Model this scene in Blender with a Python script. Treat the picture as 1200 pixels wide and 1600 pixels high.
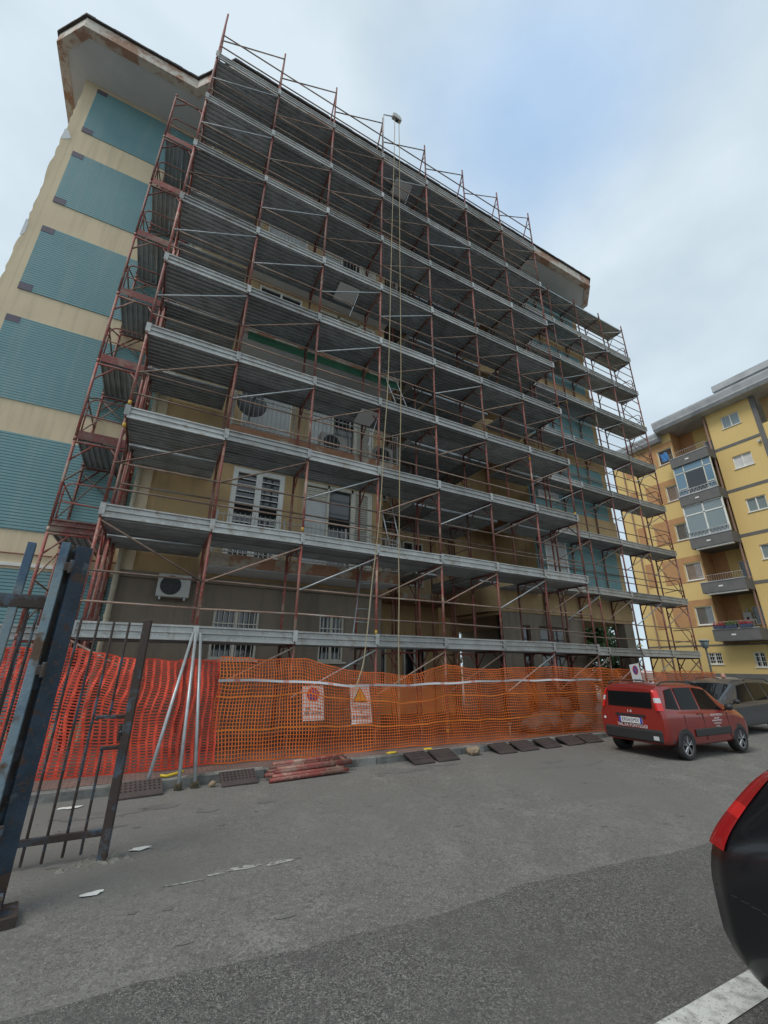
import bpy, bmesh, math, random
import numpy as np
from mathutils import Vector, Matrix, noise as mnoise
random.seed(7)
S = bpy.context.scene
for o in list(bpy.data.objects): bpy.data.objects.remove(o)
COL = S.collection
R = math.radians

# ------------------------------------------------------------------ camera
CAMP = (1.1033, -8.4094, 1.6)
cam = bpy.data.cameras.new('camera'); camo = bpy.data.objects.new('camera', cam); COL.objects.link(camo)
RR = [[0.8817827, -0.4715991, 0.0073135], [0.1683975, 0.3003052, -0.9388605], [0.4405695, 0.8291026, 0.3442200]]
camo.matrix_world = Matrix(((RR[0][0], -RR[1][0], -RR[2][0], CAMP[0]), (RR[0][1], -RR[1][1], -RR[2][1], CAMP[1]),
                            (RR[0][2], -RR[1][2], -RR[2][2], CAMP[2]), (0, 0, 0, 1)))
cam.sensor_fit = 'HORIZONTAL'; cam.sensor_width = 36; cam.lens = 657.36 / 1200 * 36
cam.clip_start = 0.05; cam.clip_end = 900
S.camera = camo
S.render.resolution_x = 768; S.render.resolution_y = 1024

# ------------------------------------------------------------------ world and sun
SUN_EL, SUN_AZ = 54, -104          # azimuth measured from +Y towards +X
W = bpy.data.worlds.new('World'); S.world = W; W.use_nodes = True
nt = W.node_tree; N = nt.nodes; L = nt.links; N.clear()
wo = N.new('ShaderNodeOutputWorld'); bg = N.new('ShaderNodeBackground'); L.new(bg.outputs[0], wo.inputs[0])
sky = N.new('ShaderNodeTexSky'); sky.sky_type = 'NISHITA'; sky.sun_disc = False
sky.sun_elevation = R(SUN_EL); sky.sun_rotation = R(SUN_AZ); sky.air_density = 1.0; sky.dust_density = .4
tc = N.new('ShaderNodeTexCoord')
mp = N.new('ShaderNodeMapping'); mp.inputs['Scale'].default_value = (1, 1, 1.6); mp.inputs['Location'].default_value = (0.31, 0.12, 0.0)
L.new(tc.outputs['Generated'], mp.inputs[0])
n1 = N.new('ShaderNodeTexNoise'); n1.inputs['Scale'].default_value = 1.7; n1.inputs['Detail'].default_value = 7; n1.inputs['Roughness'].default_value = .48
n2 = N.new('ShaderNodeTexNoise'); n2.inputs['Scale'].default_value = 2.6; n2.inputs['Detail'].default_value = 8; n2.inputs['Roughness'].default_value = .5
L.new(mp.outputs[0], n1.inputs['Vector']); L.new(mp.outputs[0], n2.inputs['Vector'])
# thin spot in the cloud cover where the blue shows through
dv = N.new('ShaderNodeVectorMath'); dv.operation = 'DISTANCE'; dv.inputs[1].default_value = (.41, .23, .88); L.new(tc.outputs['Generated'], dv.inputs[0])
ad = N.new('ShaderNodeMath'); ad.operation = 'MULTIPLY_ADD'; ad.inputs[1].default_value = .55; L.new(n1.outputs[0], ad.inputs[0]); L.new(dv.outputs['Value'], ad.inputs[2])
cr = N.new('ShaderNodeMapRange'); cr.interpolation_type = 'SMOOTHSTEP'; cr.inputs[1].default_value = .22; cr.inputs[2].default_value = .58; cr.inputs[3].default_value = .52; cr.inputs[4].default_value = .97
L.new(ad.outputs[0], cr.inputs[0])
sm_ = N.new('ShaderNodeVectorMath'); sm_.operation = 'MULTIPLY'; sm_.inputs[1].default_value = (1.9, 2.75, 3.0); L.new(sky.outputs[0], sm_.inputs[0])
cc = N.new('ShaderNodeValToRGB'); cc.color_ramp.elements[0].position = .36; cc.color_ramp.elements[1].position = .62
cc.color_ramp.elements[0].color = (4.75, 5.75, 6.5, 1); cc.color_ramp.elements[1].color = (6.3, 7.25, 7.85, 1)
L.new(n2.outputs[0], cc.inputs[0])
mx = N.new('ShaderNodeMix'); mx.data_type = 'RGBA'
L.new(cr.outputs[0], mx.inputs[0]); L.new(sm_.outputs[0], mx.inputs[6]); L.new(cc.outputs[0], mx.inputs[7])
L.new(mx.outputs[2], bg.inputs[0]); bg.inputs[1].default_value = 0.1
sl = bpy.data.lights.new('sun', 'SUN'); sl.energy = 1.5; sl.angle = R(25); sl.color = (1, .95, .88)
so = bpy.data.objects.new('sun', sl); COL.objects.link(so)
sd = Vector((math.sin(R(SUN_AZ)) * math.cos(R(SUN_EL)), math.cos(R(SUN_AZ)) * math.cos(R(SUN_EL)), math.sin(R(SUN_EL))))
so.rotation_euler = sd.to_track_quat('Z', 'Y').to_euler()
S.view_settings.view_transform = 'Standard'; S.view_settings.look = 'None'
S.view_settings.gamma = 1; S.view_settings.exposure = 0.22; S.view_settings.use_curve_mapping = False

# ------------------------------------------------------------------ materials
MATS = {}
def mat(name, col, rough=.7, metal=0, var=None, bump=None, streak=None, rnd=0, spec=None, layers=(), extra=None):
    """col base; var=(scale, colour2, lo, hi); streak=(colour, amount, lo, hi); rnd = brightness change per object; bump=(scale,strength,dist)"""
    m = bpy.data.materials.new(name); m.use_nodes = True
    nt = m.node_tree; n = nt.nodes; l = nt.links
    b = n['Principled BSDF']; b.inputs['Roughness'].default_value = rough; b.inputs['Metallic'].default_value = metal
    if spec is not None: b.inputs['Specular IOR Level'].default_value = spec
    geo = n.new('ShaderNodeNewGeometry'); pos = geo.outputs['Position']
    if extra == 'object':
        t = n.new('ShaderNodeTexCoord'); pos = t.outputs['Object']
    rgb = n.new('ShaderNodeRGB'); rgb.outputs[0].default_value = (*col, 1); cur = rgb.outputs[0]
    def mix(fac, a, bcol):
        x = n.new('ShaderNodeMix'); x.data_type = 'RGBA'; l.new(fac, x.inputs[0]); l.new(a, x.inputs[6])
        if isinstance(bcol, tuple): x.inputs[7].default_value = (*bcol, 1)
        else: l.new(bcol, x.inputs[7])
        return x.outputs[2]
    def noise(scale, lo, hi, detail=6, rg=.6, vec=None, mul=1):
        t = n.new('ShaderNodeTexNoise'); t.inputs['Scale'].default_value = scale; t.inputs['Detail'].default_value = detail; t.inputs['Roughness'].default_value = rg
        l.new(vec or pos, t.inputs['Vector'])
        r = n.new('ShaderNodeMapRange'); r.inputs[1].default_value = lo; r.inputs[2].default_value = hi; r.inputs[4].default_value = mul
        l.new(t.outputs[0], r.inputs[0]); return r.outputs[0]
    for v in ([var] if var else []) + list(layers):
        cur = mix(noise(v[0], v[2], v[3], mul=v[4] if len(v) > 4 else 1), cur, v[1])
    if streak:
        mpn = n.new('ShaderNodeMapping'); mpn.inputs['Scale'].default_value = (3, 3, .22); l.new(pos, mpn.inputs[0])
        cur = mix(noise(1.6, streak[2], streak[3], vec=mpn.outputs[0], mul=streak[1]), cur, streak[0])
    if rnd:
        oi = n.new('ShaderNodeObjectInfo'); r = n.new('ShaderNodeMapRange'); r.inputs[3].default_value = 1 - rnd; r.inputs[4].default_value = 1 + rnd
        l.new(oi.outputs['Random'], r.inputs[0])
        x = n.new('ShaderNodeVectorMath'); x.operation = 'SCALE'; l.new(cur, x.inputs[0]); l.new(r.outputs[0], x.inputs['Scale']); cur = x.outputs[0]
    l.new(cur, b.inputs['Base Color'])
    if bump:
        t = n.new('ShaderNodeTexNoise'); t.inputs['Scale'].default_value = bump[0]; t.inputs['Detail'].default_value = 5; l.new(pos, t.inputs['Vector'])
        bp = n.new('ShaderNodeBump'); bp.inputs['Strength'].default_value = bump[1]; bp.inputs['Distance'].default_value = bump[2] if len(bump) > 2 else .01
        l.new(t.outputs[0], bp.inputs['Height']); l.new(bp.outputs[0], b.inputs['Normal'])
    MATS[name] = m; return m
def wave_bump(m, scale, axis, strength, dist, dark=None, lo=.0, hi=.3):
    """fine parallel grooves (tile courses, brick courses) in the world position"""
    nt = m.node_tree; n = nt.nodes; l = nt.links; b = n['Principled BSDF']
    g = n.new('ShaderNodeNewGeometry'); sp = n.new('ShaderNodeSeparateXYZ'); l.new(g.outputs['Position'], sp.inputs[0])
    a = n.new('ShaderNodeMath'); a.operation = 'MULTIPLY'; a.inputs[1].default_value = scale; l.new(sp.outputs[axis], a.inputs[0])
    f = n.new('ShaderNodeMath'); f.operation = 'FRACT'; l.new(a.outputs[0], f.inputs[0])
    r = n.new('ShaderNodeMapRange'); r.inputs[1].default_value = lo; r.inputs[2].default_value = hi; l.new(f.outputs[0], r.inputs[0])
    bp = n.new('ShaderNodeBump'); bp.inputs['Strength'].default_value = strength; bp.inputs['Distance'].default_value = dist
    l.new(r.outputs[0], bp.inputs['Height']); l.new(bp.outputs[0], b.inputs['Normal'])
    if dark:
        src = b.inputs['Base Color'].links[0].from_socket
        x = n.new('ShaderNodeMix'); x.data_type = 'RGBA'; x.inputs[6].default_value = (*dark, 1)
        l.new(r.outputs[0], x.inputs[0]); l.new(src, x.inputs[7]); l.new(x.outputs[2], b.inputs['Base Color'])
def glass(name, col, rough=.08):
    m = mat(name, col, rough, 0, spec=.9); return m

mat('asphalt', (.185, .177, .161), .9, var=(.5, (.145, .139, .127), .4, .64), layers=((2.1, (.22, .211, .193), .5, .68), (5, (.13, .125, .114), .53, .63, .6), (17, (.10, .096, .088), .53, .61, .6), (26, (.27, .258, .234), .55, .63, .6), (55, (.08, .077, .07), .52, .6, .7), (85, (.34, .325, .296), .56, .63, .7), (.17, (.155, .149, .136), .5, .66)), bump=(150, .6, .008))
mat('asphalt_new', (.124, .12, .111), .88, var=(.8, (.10, .097, .09), .4, .7), layers=((34, (.055, .053, .05), .49, .58, .75), (46, (.24, .23, .212), .54, .61, .75), (80, (.045, .044, .041), .52, .58, .8), (100, (.32, .308, .285), .56, .62, .8), (.4, (.135, .13, .12), .5, .75), (4, (.085, .082, .076), .52, .68, .6)), bump=(120, .9, .01))
mat('stain', (.125, .122, .115), .75, var=(3, (.16, .156, .147), .42, .6), bump=(200, .3, .004))
mat('road_paint', (.62, .62, .58), .8, var=(14, (.3, .3, .28), .46, .72), layers=((70, (.12, .12, .115), .58, .68),), bump=(150, .4, .005))
mat('worn_paint', (.42, .41, .38), .85, var=(25, (.13, .128, .12), .42, .6))
mat('kerb_stone', (.22, .215, .20), .9, var=(2.5, (.07, .07, .065), .4, .65), layers=((30, (.24, .23, .2), .58, .75),), bump=(40, .6, .01), rnd=.15)
mat('pavement', (.22, .13, .105), .9, var=(1.6, (.12, .085, .075), .4, .7), layers=((18, (.3, .22, .18), .58, .78),), bump=(50, .4, .008))
mat('ground', (.12, .12, .11), .95, var=(.2, (.16, .15, .13), .4, .6))
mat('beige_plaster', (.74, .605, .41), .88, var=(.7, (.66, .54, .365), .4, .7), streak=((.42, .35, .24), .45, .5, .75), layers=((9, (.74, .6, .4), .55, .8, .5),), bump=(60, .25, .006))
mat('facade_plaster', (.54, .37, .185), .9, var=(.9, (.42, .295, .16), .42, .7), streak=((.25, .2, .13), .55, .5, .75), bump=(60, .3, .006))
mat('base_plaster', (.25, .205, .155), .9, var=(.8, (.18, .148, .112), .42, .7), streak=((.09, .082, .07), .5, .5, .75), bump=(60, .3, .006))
mat('teal_tile', (.185, .355, .37), .5, var=(.5, (.15, .305, .325), .4, .7), layers=((22, (.22, .40, .41), .5, .8, .6),), streak=((.30, .385, .38), .5, .5, .78))
wave_bump(MATS['teal_tile'], 1 / .072, 2, .9, .012, dark=(.05, .10, .11), lo=.0, hi=.22)
mat('purple_tile', (.10, .085, .115), .5, var=(8, (.13, .11, .14), .4, .7))
mat('fascia', (.44, .27, .19), .9, var=(1.1, (.66, .60, .52), .45, .51), layers=((6, (.35, .16, .1), .5, .7, .6),), bump=(25, .5, .02))
mat('slab_edge', (.34, .17, .10), .9, var=(2.2, (.42, .36, .28), .48, .56), layers=((7, (.2, .13, .09), .52, .7, .7),), bump=(25, .5, .02))
mat('soffit', (.72, .73, .73), .9, var=(.6, (.62, .63, .63), .4, .65), bump=(30, .15, .005))
mat('roof_tile', (.05, .045, .045), .85, var=(9, (.09, .075, .065), .45, .7), bump=(30, .6, .02))
mat('deck_steel', (.41, .44, .455), .45, .3, var=(3, (.29, .31, .32), .42, .68), layers=((14, (.50, .52, .53), .55, .75, .5), (1.7, (.27, .26, .24), .55, .75, .6)), rnd=.22, bump=(90, .15, .003))
mat('toe_steel', (.40, .40, .385), .42, .35, var=(2.2, (.29, .285, .265), .42, .68), layers=((16, (.62, .61, .57), .56, .72, .7), (5, (.25, .2, .15), .56, .68, .75), (45, (.72, .71, .68), .64, .69, .9)), rnd=.24, bump=(90, .15, .003))
mat('red_oxide', (.25, .055, .045), .6, .05, var=(4, (.19, .09, .07), .42, .62), layers=((19, (.34, .22, .17), .55, .68, .85), (37, (.06, .04, .033), .56, .7, .8), (2.3, (.33, .235, .18), .55, .66, .85)), rnd=.35, bump=(120, .3, .003))
mat('rust_tube', (.27, .18, .135), .65, .05, var=(5, (.18, .115, .09), .42, .64), layers=((21, (.30, .25, .2), .56, .72, .8), (1.4, (.3, .27, .235), .55, .66)), rnd=.4)
mat('yellow_band', (.55, .33, .03), .6, var=(30, (.3, .17, .04), .45, .7))
mat('galv_tube', (.46, .49, .50), .42, .45, var=(6, (.34, .36, .37), .4, .7), layers=((28, (.2, .2, .2), .6, .72, .7),), rnd=.1)
mat('aluminium', (.55, .56, .56), .35, .7, var=(8, (.42, .42, .42), .4, .7))
mat('brass', (.16, .13, .08), .55, .6, var=(30, (.07, .06, .05), .4, .7))
mat('net_red', (.74, .075, .03), .55, var=(2.2, (.5, .045, .02), .4, .65), layers=((30, (.85, .16, .08), .6, .8, .5),))
mat('net_orange', (.78, .165, .018), .55, var=(2.0, (.58, .11, .014), .4, .65), layers=((25, (.85, .26, .06), .58, .8, .5),))
mat('net_band', (.72, .18, .015), .5, var=(5, (.7, .17, .02), .4, .7))
mat('sign_white', (.72, .70, .68), .5, var=(6, (.6, .58, .55), .5, .8))
mat('sign_red', (.55, .03, .04), .5); mat('sign_blue', (.03, .06, .28), .5); mat('sign_yellow', (.75, .42, .02), .5); mat('sign_black', (.02, .02, .022), .6)
mat('rope', (.46, .38, .24), .9, var=(60, (.3, .25, .15), .4, .7), bump=(260, .8, .01))
mat('gate_blue', (.028, .052, .082), .6, .1, var=(2.2, (.016, .026, .038), .42, .6), layers=((9, (.06, .035, .025), .55, .62), (2.2, (.30, .36, .36), .58, .75, .7), (40, (.14, .06, .03), .6, .7)), bump=(40, .6, .006))
mat('gate_pale', (.20, .27, .31), .6, .1, var=(2.5, (.26, .28, .24), .45, .62), layers=((5, (.12, .07, .045), .56, .66), (1.3, (.07, .12, .18), .5, .62)), bump=(40, .6, .006))
mat('gate_rust', (.06, .045, .038), .75, .1, var=(6, (.10, .055, .035), .48, .66), layers=((6, (.10, .15, .2), .52, .6, .9), (3, (.03, .025, .024), .5, .7)), bump=(60, .6, .005))
mat('white_paint', (.80, .79, .74), .6, var=(3, (.66, .65, .6), .45, .75))
mat('cream_paint', (.68, .65, .55), .6, var=(2.5, (.56, .53, .44), .45, .72))
mat('shutter_grey', (.60, .61, .60), .6, var=(3, (.48, .49, .48), .45, .75))
mat('shutter_brown', (.30, .22, .18), .7, var=(5, (.22, .17, .14), .4, .7))
mat('wood_brown', (.10, .06, .04), .7, var=(9, (.06, .04, .03), .4, .7))
glass('dark_glass', (.018, .020, .022)); glass('pale_glass', (.20, .25, .26), .15); glass('blue_glass', (.12, .22, .30), .12)
glass('car_glass', (.010, .011, .012), .03); MATS['car_glass'].node_tree.nodes['Principled BSDF'].inputs['Specular IOR Level'].default_value = .09
mat('iron_black', (.02, .02, .02), .6)
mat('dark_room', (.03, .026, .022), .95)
mat('rail_paint', (.42, .40, .36), .6, var=(12, (.24, .17, .12), .52, .68))
mat('awning_green', (.05, .17, .10), .8, var=(2, (.035, .12, .07), .4, .7))
mat('yellow_plaster', (.72, .52, .21), .9, var=(.4, (.67, .48, .19), .4, .7), streak=((.58, .43, .2), .4, .52, .8), bump=(50, .2, .005))
mat('orange_brick', (.54, .29, .13), .85, var=(3, (.46, .24, .11), .4, .7), layers=((18, (.60, .36, .18), .55, .75, .6),))
wave_bump(MATS['orange_brick'], 1 / .11, 2, .7, .012, dark=(.36, .20, .10), lo=.0, hi=.2)
mat('grey_paint', (.15, .145, .14), .8, var=(2, (.12, .118, .115), .4, .7))
mat('eave_grey', (.44, .45, .46), .75, var=(1.2, (.28, .29, .3), .4, .7))
mat('pipe_brown', (.34, .20, .15), .6, var=(4, (.25, .15, .11), .4, .7)); mat('pipe_cream', (.5, .44, .32), .6, var=(4, (.38, .33, .24), .4, .7))
mat('plastic_white', (.52, .51, .48), .5, var=(5, (.42, .41, .38), .5, .8))
mat('plastic_grey', (.09, .09, .09), .55); mat('rubber', (.02, .02, .02), .75, var=(20, (.035, .034, .032), .4, .7)); mat('black_plastic', (.028, .028, .03), .5)
def carpaint(name, c, rough=.28):
    m = mat(name, c, rough, .15, var=(1.5, tuple(v * .82 for v in c), .4, .7), extra='object'); m.node_tree.nodes['Principled BSDF'].inputs['Coat Weight'].default_value = .6
    m.node_tree.nodes['Principled BSDF'].inputs['Coat Roughness'].default_value = .08
carpaint('paint_red', (.27, .03, .024)); carpaint('paint_grey', (.05, .058, .068), .4); carpaint('paint_black', (.008, .008, .010)); carpaint('paint_silver', (.40, .41, .42))
mat('alloy', (.45, .45, .46), .35, .8); mat('lamp_red', (.62, .02, .018), .18, spec=.8); mat('lamp_dark', (.33, .01, .012), .15, spec=.8); mat('lamp_clear', (.55, .56, .58), .15, spec=.8)
mat('plate_white', (.70, .71, .72), .4); mat('plate_blue', (.02, .06, .4), .4)
mat('ramp_rubber', (.07, .05, .045), .8, var=(4, (.045, .035, .032), .4, .7), layers=((26, (.13, .11, .1), .6, .76, .6),), bump=(60, .4, .006), rnd=.2)
mat('stone', (.36, .27, .18), .9, var=(9, (.2, .15, .1), .4, .7), bump=(14, 1, .03))
mat('sack', (.22, .19, .165), .85, var=(6, (.15, .13, .11), .4, .7), bump=(12, .8, .03), rnd=.15)
mat('paper', (.66, .66, .62), .8, var=(9, (.5, .5, .45), .5, .7)); mat('plastic_yellow', (.7, .5, .03), .5); mat('concrete_lump', (.24, .23, .2), .95, var=(8, (.13, .12, .1), .4, .7), bump=(30, 1, .02))
mat('leaf', (.085, .15, .045), .7, var=(1.2, (.03, .065, .02), .4, .65), layers=((7, (.10, .16, .05), .55, .75, .7),)); mat('bark', (.09, .07, .05), .9, var=(8, (.05, .04, .03), .4, .7), bump=(20, .8, .02))
mat('skin', (.50, .28, .20), .55); mat('cloth_dark', (.03, .032, .04), .9); mat('cloth_blue', (.05, .08, .14), .9)
mat('cloth_wash', (.06, .2, .45), .9); mat('flower_red', (.35, .04, .05), .8); mat('planter_blue', (.05, .07, .12), .7)
# red and white barrier tape
m = mat('tape', (.62, .60, .60), .5); nt = m.node_tree; n = nt.nodes; l = nt.links
g = n.new('ShaderNodeNewGeometry'); sp = n.new('ShaderNodeSeparateXYZ'); l.new(g.outputs['Position'], sp.inputs[0])
a = n.new('ShaderNodeMath'); a.operation = 'MULTIPLY'; a.inputs[1].default_value = 1.15; l.new(sp.outputs[0], a.inputs[0])
f = n.new('ShaderNodeMath'); f.operation = 'FRACT'; l.new(a.outputs[0], f.inputs[0])
r = n.new('ShaderNodeMapRange'); r.inputs[1].default_value = .86; r.inputs[2].default_value = .9; l.new(f.outputs[0], r.inputs[0])
x = n.new('ShaderNodeMix'); x.data_type = 'RGBA'; x.inputs[6].default_value = (.60, .59, .60, 1); x.inputs[7].default_value = (.52, .3, .29, 1); l.new(r.outputs[0], x.inputs[0])
l.new(x.outputs[2], n['Principled BSDF'].inputs['Base Color'])

# ------------------------------------------------------------------ mesh helpers
class MB:
    def __init__(s): s.v = []; s.f = []; s.m = []
    def add(s, vs, fs, mi=0):
        k = len(s.v); s.v += [tuple(p) for p in vs]; s.f += [tuple(i + k for i in q) for q in fs]; s.m += [mi] * len(fs); return s
    def box(s, x0, x1, y0, y1, z0, z1, P=None, mi=0):
        vs = [(x, y, z) for x in (x0, x1) for y in (y0, y1) for z in (z0, z1)]
        if P: vs = [P(*q) for q in vs]
        return s.add(vs, [(0, 1, 3, 2), (4, 6, 7, 5), (0, 4, 5, 1), (2, 3, 7, 6), (0, 2, 6, 4), (1, 5, 7, 3)], mi)
    def tube(s, p, q, r, n=8, r2=None, cap=True, mi=0):
        p = Vector(p); q = Vector(q); d = (q - p).normalized(); a = d.orthogonal().normalized(); b = d.cross(a)
        r2 = r if r2 is None else r2; k = len(s.v)
        for c, rr in ((p, r), (q, r2)):
            for i in range(n):
                t = 2 * math.pi * i / n; s.v.append(tuple(c + (a * math.cos(t) + b * math.sin(t)) * rr))
        for i in range(n): s.f.append((k + i, k + (i + 1) % n, k + n + (i + 1) % n, k + n + i)); s.m.append(mi)
        if cap: s.f.append(tuple(k + i for i in range(n))[::-1]); s.f.append(tuple(k + n + i for i in range(n))); s.m += [mi, mi]
        return s
    def path(s, pts, r, n=6, mi=0):
        pts = [Vector(p) for p in pts]; k = len(s.v); N_ = len(pts); a = None
        for i, p in enumerate(pts):
            d = (pts[min(i + 1, N_ - 1)] - pts[max(i - 1, 0)]).normalized()
            a = d.orthogonal().normalized() if a is None else (a - d * a.dot(d)).normalized(); b = d.cross(a)
            rr = r[i] if isinstance(r, (list, tuple)) else r
            for j in range(n):
                t = 2 * math.pi * j / n; s.v.append(tuple(p + (a * math.cos(t) + b * math.sin(t)) * rr))
        for i in range(N_ - 1):
            for j in range(n):
                s.f.append((k + i * n + j, k + i * n + (j + 1) % n, k + (i + 1) * n + (j + 1) % n, k + (i + 1) * n + j)); s.m.append(mi)
        s.f.append(tuple(k + j for j in range(n))[::-1]); s.f.append(tuple(k + (N_ - 1) * n + j for j in range(n))); s.m += [mi, mi]
        return s
    def extrude(s, poly, a, b, P, mi=0, cap=True):
        """closed polygon [(u,v)] swept from a to b; P(u,v,w)->xyz"""
        n_ = len(poly); k = len(s.v)
        for w in (a, b):
            for (u, v) in poly: s.v.append(tuple(P(u, v, w)))
        for i in range(n_): s.f.append((k + i, k + (i + 1) % n_, k + n_ + (i + 1) % n_, k + n_ + i)); s.m.append(mi)
        if cap: s.f.append(tuple(k + i for i in range(n_))[::-1]); s.f.append(tuple(k + n_ + i for i in range(n_))); s.m += [mi, mi]
        return s
    def strip(s, poly, a, b, P, mi=0):
        """open polyline swept"""
        n_ = len(poly); k = len(s.v)
        for w in (a, b):
            for (u, v) in poly: s.v.append(tuple(P(u, v, w)))
        for i in range(n_ - 1): s.f.append((k + i, k + i + 1, k + n_ + i + 1, k + n_ + i)); s.m.append(mi)
        return s
    def disc(s, c, nrm, r, n=24, mi=0, ri=0):
        nrm = Vector(nrm).normalized(); a = nrm.orthogonal().normalized(); b = nrm.cross(a); c = Vector(c)
        P_ = lambda rr: [c + (a * math.cos(2 * math.pi * i / n) + b * math.sin(2 * math.pi * i / n)) * rr for i in range(n)]
        if ri: s.add(P_(r) + P_(ri), [(i, (i + 1) % n, n + (i + 1) % n, n + i) for i in range(n)], mi)
        else: s.add(P_(r), [tuple(range(n))], mi)
        return s
    def mesh(s, name, mats, smooth=False, recalc=True):
        me = bpy.data.meshes.new(name); me.from_pydata(s.v, [], s.f)
        for q in (mats if isinstance(mats, (list, tuple)) else [mats]): me.materials.append(MATS[q])
        me.polygons.foreach_set('material_index', s.m)
        if recalc:
            b = bmesh.new(); b.from_mesh(me); bmesh.ops.recalc_face_normals(b, faces=b.faces); b.to_mesh(me); b.free()
        if smooth: me.polygons.foreach_set('use_smooth', [True] * len(me.polygons))
        me.update(); return me
    def build(s, name, mats, parent=None, smooth=False, recalc=True):
        return ob(name, s.mesh(name, mats, smooth, recalc), parent)
def ob(name, me, parent=None, loc=None, rot=None):
    o = bpy.data.objects.new(name, me); COL.objects.link(o)
    if parent is not None: o.parent = parent
    if loc: o.location = loc
    if rot: o.rotation_euler = rot
    return o
def tag(o, label=None, cat=None, group=None, kind=None):
    if label: o['label'] = label
    if cat: o['category'] = cat
    if group: o['group'] = group
    if kind: o['kind'] = kind
    return o
def thing(name, label, cat, group=None, loc=(0, 0, 0), rz=0):
    o = ob(name, None, None, loc, (0, 0, rz)); return tag(o, label, cat, group)
def autosmooth(o, ang=35):
    me = o.data; me.polygons.foreach_set('use_smooth', [True] * len(me.polygons))
    b = bmesh.new(); b.from_mesh(me)
    for e in b.edges:
        if len(e.link_faces) == 2 and e.calc_face_angle(0) > R(ang): e.smooth = False
    b.to_mesh(me); b.free(); return o
def text(body, size, mname, name='lettering', parent=None, M=None, extrude=.001, align='CENTER', width=None):
    c = bpy.data.curves.new('t', 'FONT'); c.body = body; c.size = size; c.align_x = align; c.align_y = 'CENTER'; c.extrude = extrude; c.resolution_u = 2
    t = bpy.data.objects.new('t', c); COL.objects.link(t); bpy.context.view_layer.update()
    me = bpy.data.meshes.new_from_object(t.evaluated_get(bpy.context.evaluated_depsgraph_get())); bpy.data.objects.remove(t)
    if width:
        xs = [v.co.x for v in me.vertices]; k = width / (max(xs) - min(xs))
        for v in me.vertices: v.co.x *= k
    me.materials.clear(); me.materials.append(MATS[mname])
    if M: me.transform(M)
    return ob(name, me, parent)
FY = lambda u, z, d: None
def gz(x, y): return -.05 - .012 * (x - 1.1) + .01 * (y + 8.41)
def ykerb(x): return -1.22 + .085 * (x - 1.3)
def ynet(x, t=0.): return (-.66 + .047 * x) * (1 - t) + t * (-.13 if x > .5 else -.2)
def pz(x, y): return gz(x, y) + .12

# ================================================================== SETTING
def sheet(name, pts, dz, m, sub=1, parent=None):
    b = MB(); b.add([(x, y, gz(x, y) + dz) for x, y in pts], [tuple(range(len(pts)))]); return b.build(name, m, parent, recalc=False)
tag(sheet('ground', [(-400, -300), (500, -300), (500, 500), (-400, 500)], -.02, 'ground'), kind='structure')
tag(sheet('road', [(-60, -60), (70, -60), (70, 24), (-60, 24)], 0, 'asphalt'), kind='structure')
# newer asphalt strip nearer the camera, ragged edge
edge = []
for i in range(221):
    x = -40 + i * 100 / 220
    ye = -5.22 - .03 * (x - 2.5) + .035 * math.sin(x * 1.7) + random.uniform(-.018, .018) + .02 * math.sin(x * 5.1)
    edge.append((x, ye))
edge2 = []
for i in range(len(edge) - 1):
    a, b_ = edge[i], edge[i + 1]
    for k in range(4 if 0 < a[0] < 12 else 1):
        t = k / (4 if 0 < a[0] < 12 else 1); edge2.append((a[0] + (b_[0] - a[0]) * t, a[1] + (b_[1] - a[1]) * t + random.uniform(-.012, .012)))
tag(sheet('road_resurfaced_strip', [(-40, -50), (60, -50)] + edge2[::-1], .006, 'asphalt_new'), kind='structure')
# pavement behind a kerb of single stones
pv = MB(); xs = [-9 + i * 1.1 for i in range(21)]
pvv = [(x, ykerb(x) + .13, pz(x, ykerb(x)) - .002) for x in xs]; pvb = [(x, 13., pz(x, 13.) - .12 + .12) for x in xs]
pv.add(pvv + pvb, [(i, i + 1, len(xs) + i + 1, len(xs) + i) for i in range(len(xs) - 1)])
pvo = tag(pv.build('pavement', 'pavement', recalc=False), kind='structure')
wave_n = MATS['pavement']
kb = tag(ob('kerb', None), kind='structure')
for i in range(22):
    x0 = -9 + i; x1 = x0 + .985
    b = MB(); y0, y1 = ykerb(x0), ykerb(x1); dz = random.uniform(-.008, .008)
    pf = [(x0, y0), (x1, y1), (x1, y1 + .14), (x0, y0 + .14)]
    b.add([(x, y, gz(x, y) - .1) for x, y in pf] + [(x, y + (.018 if j < 2 else 0), gz(x, y) + .1 + (.02 if j > 1 else 0.005) + dz) for j, (x, y) in enumerate(pf)],
          [(0, 1, 5, 4), (1, 2, 6, 5), (2, 3, 7, 6), (3, 0, 4, 7), (4, 5, 6, 7)])
    b.build('kerb_stone', 'kerb_stone', kb)
# end return of the pavement on the right
# pavement tiles joints are too fine to pick apart at this distance: grooves in the material
mm = MATS['pavement']; nt = mm.node_tree; n = nt.nodes; l = nt.links
bt = n.new('ShaderNodeTexBrick'); bt.inputs['Scale'].default_value = 4.0; bt.inputs['Mortar Size'].default_value = .02
g = n.new('ShaderNodeNewGeometry'); l.new(g.outputs['Position'], bt.inputs['Vector'])
x = n.new('ShaderNodeMix'); x.data_type = 'RGBA'; x.blend_type = 'MIX'; l.new(bt.outputs['Fac'], x.inputs[0])
l.new(n['Principled BSDF'].inputs['Base Color'].links[0].from_socket, x.inputs[6]); x.inputs[7].default_value = (.06, .05, .045, 1)
l.new(x.outputs[2], n['Principled BSDF'].inputs['Base Color'])
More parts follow.
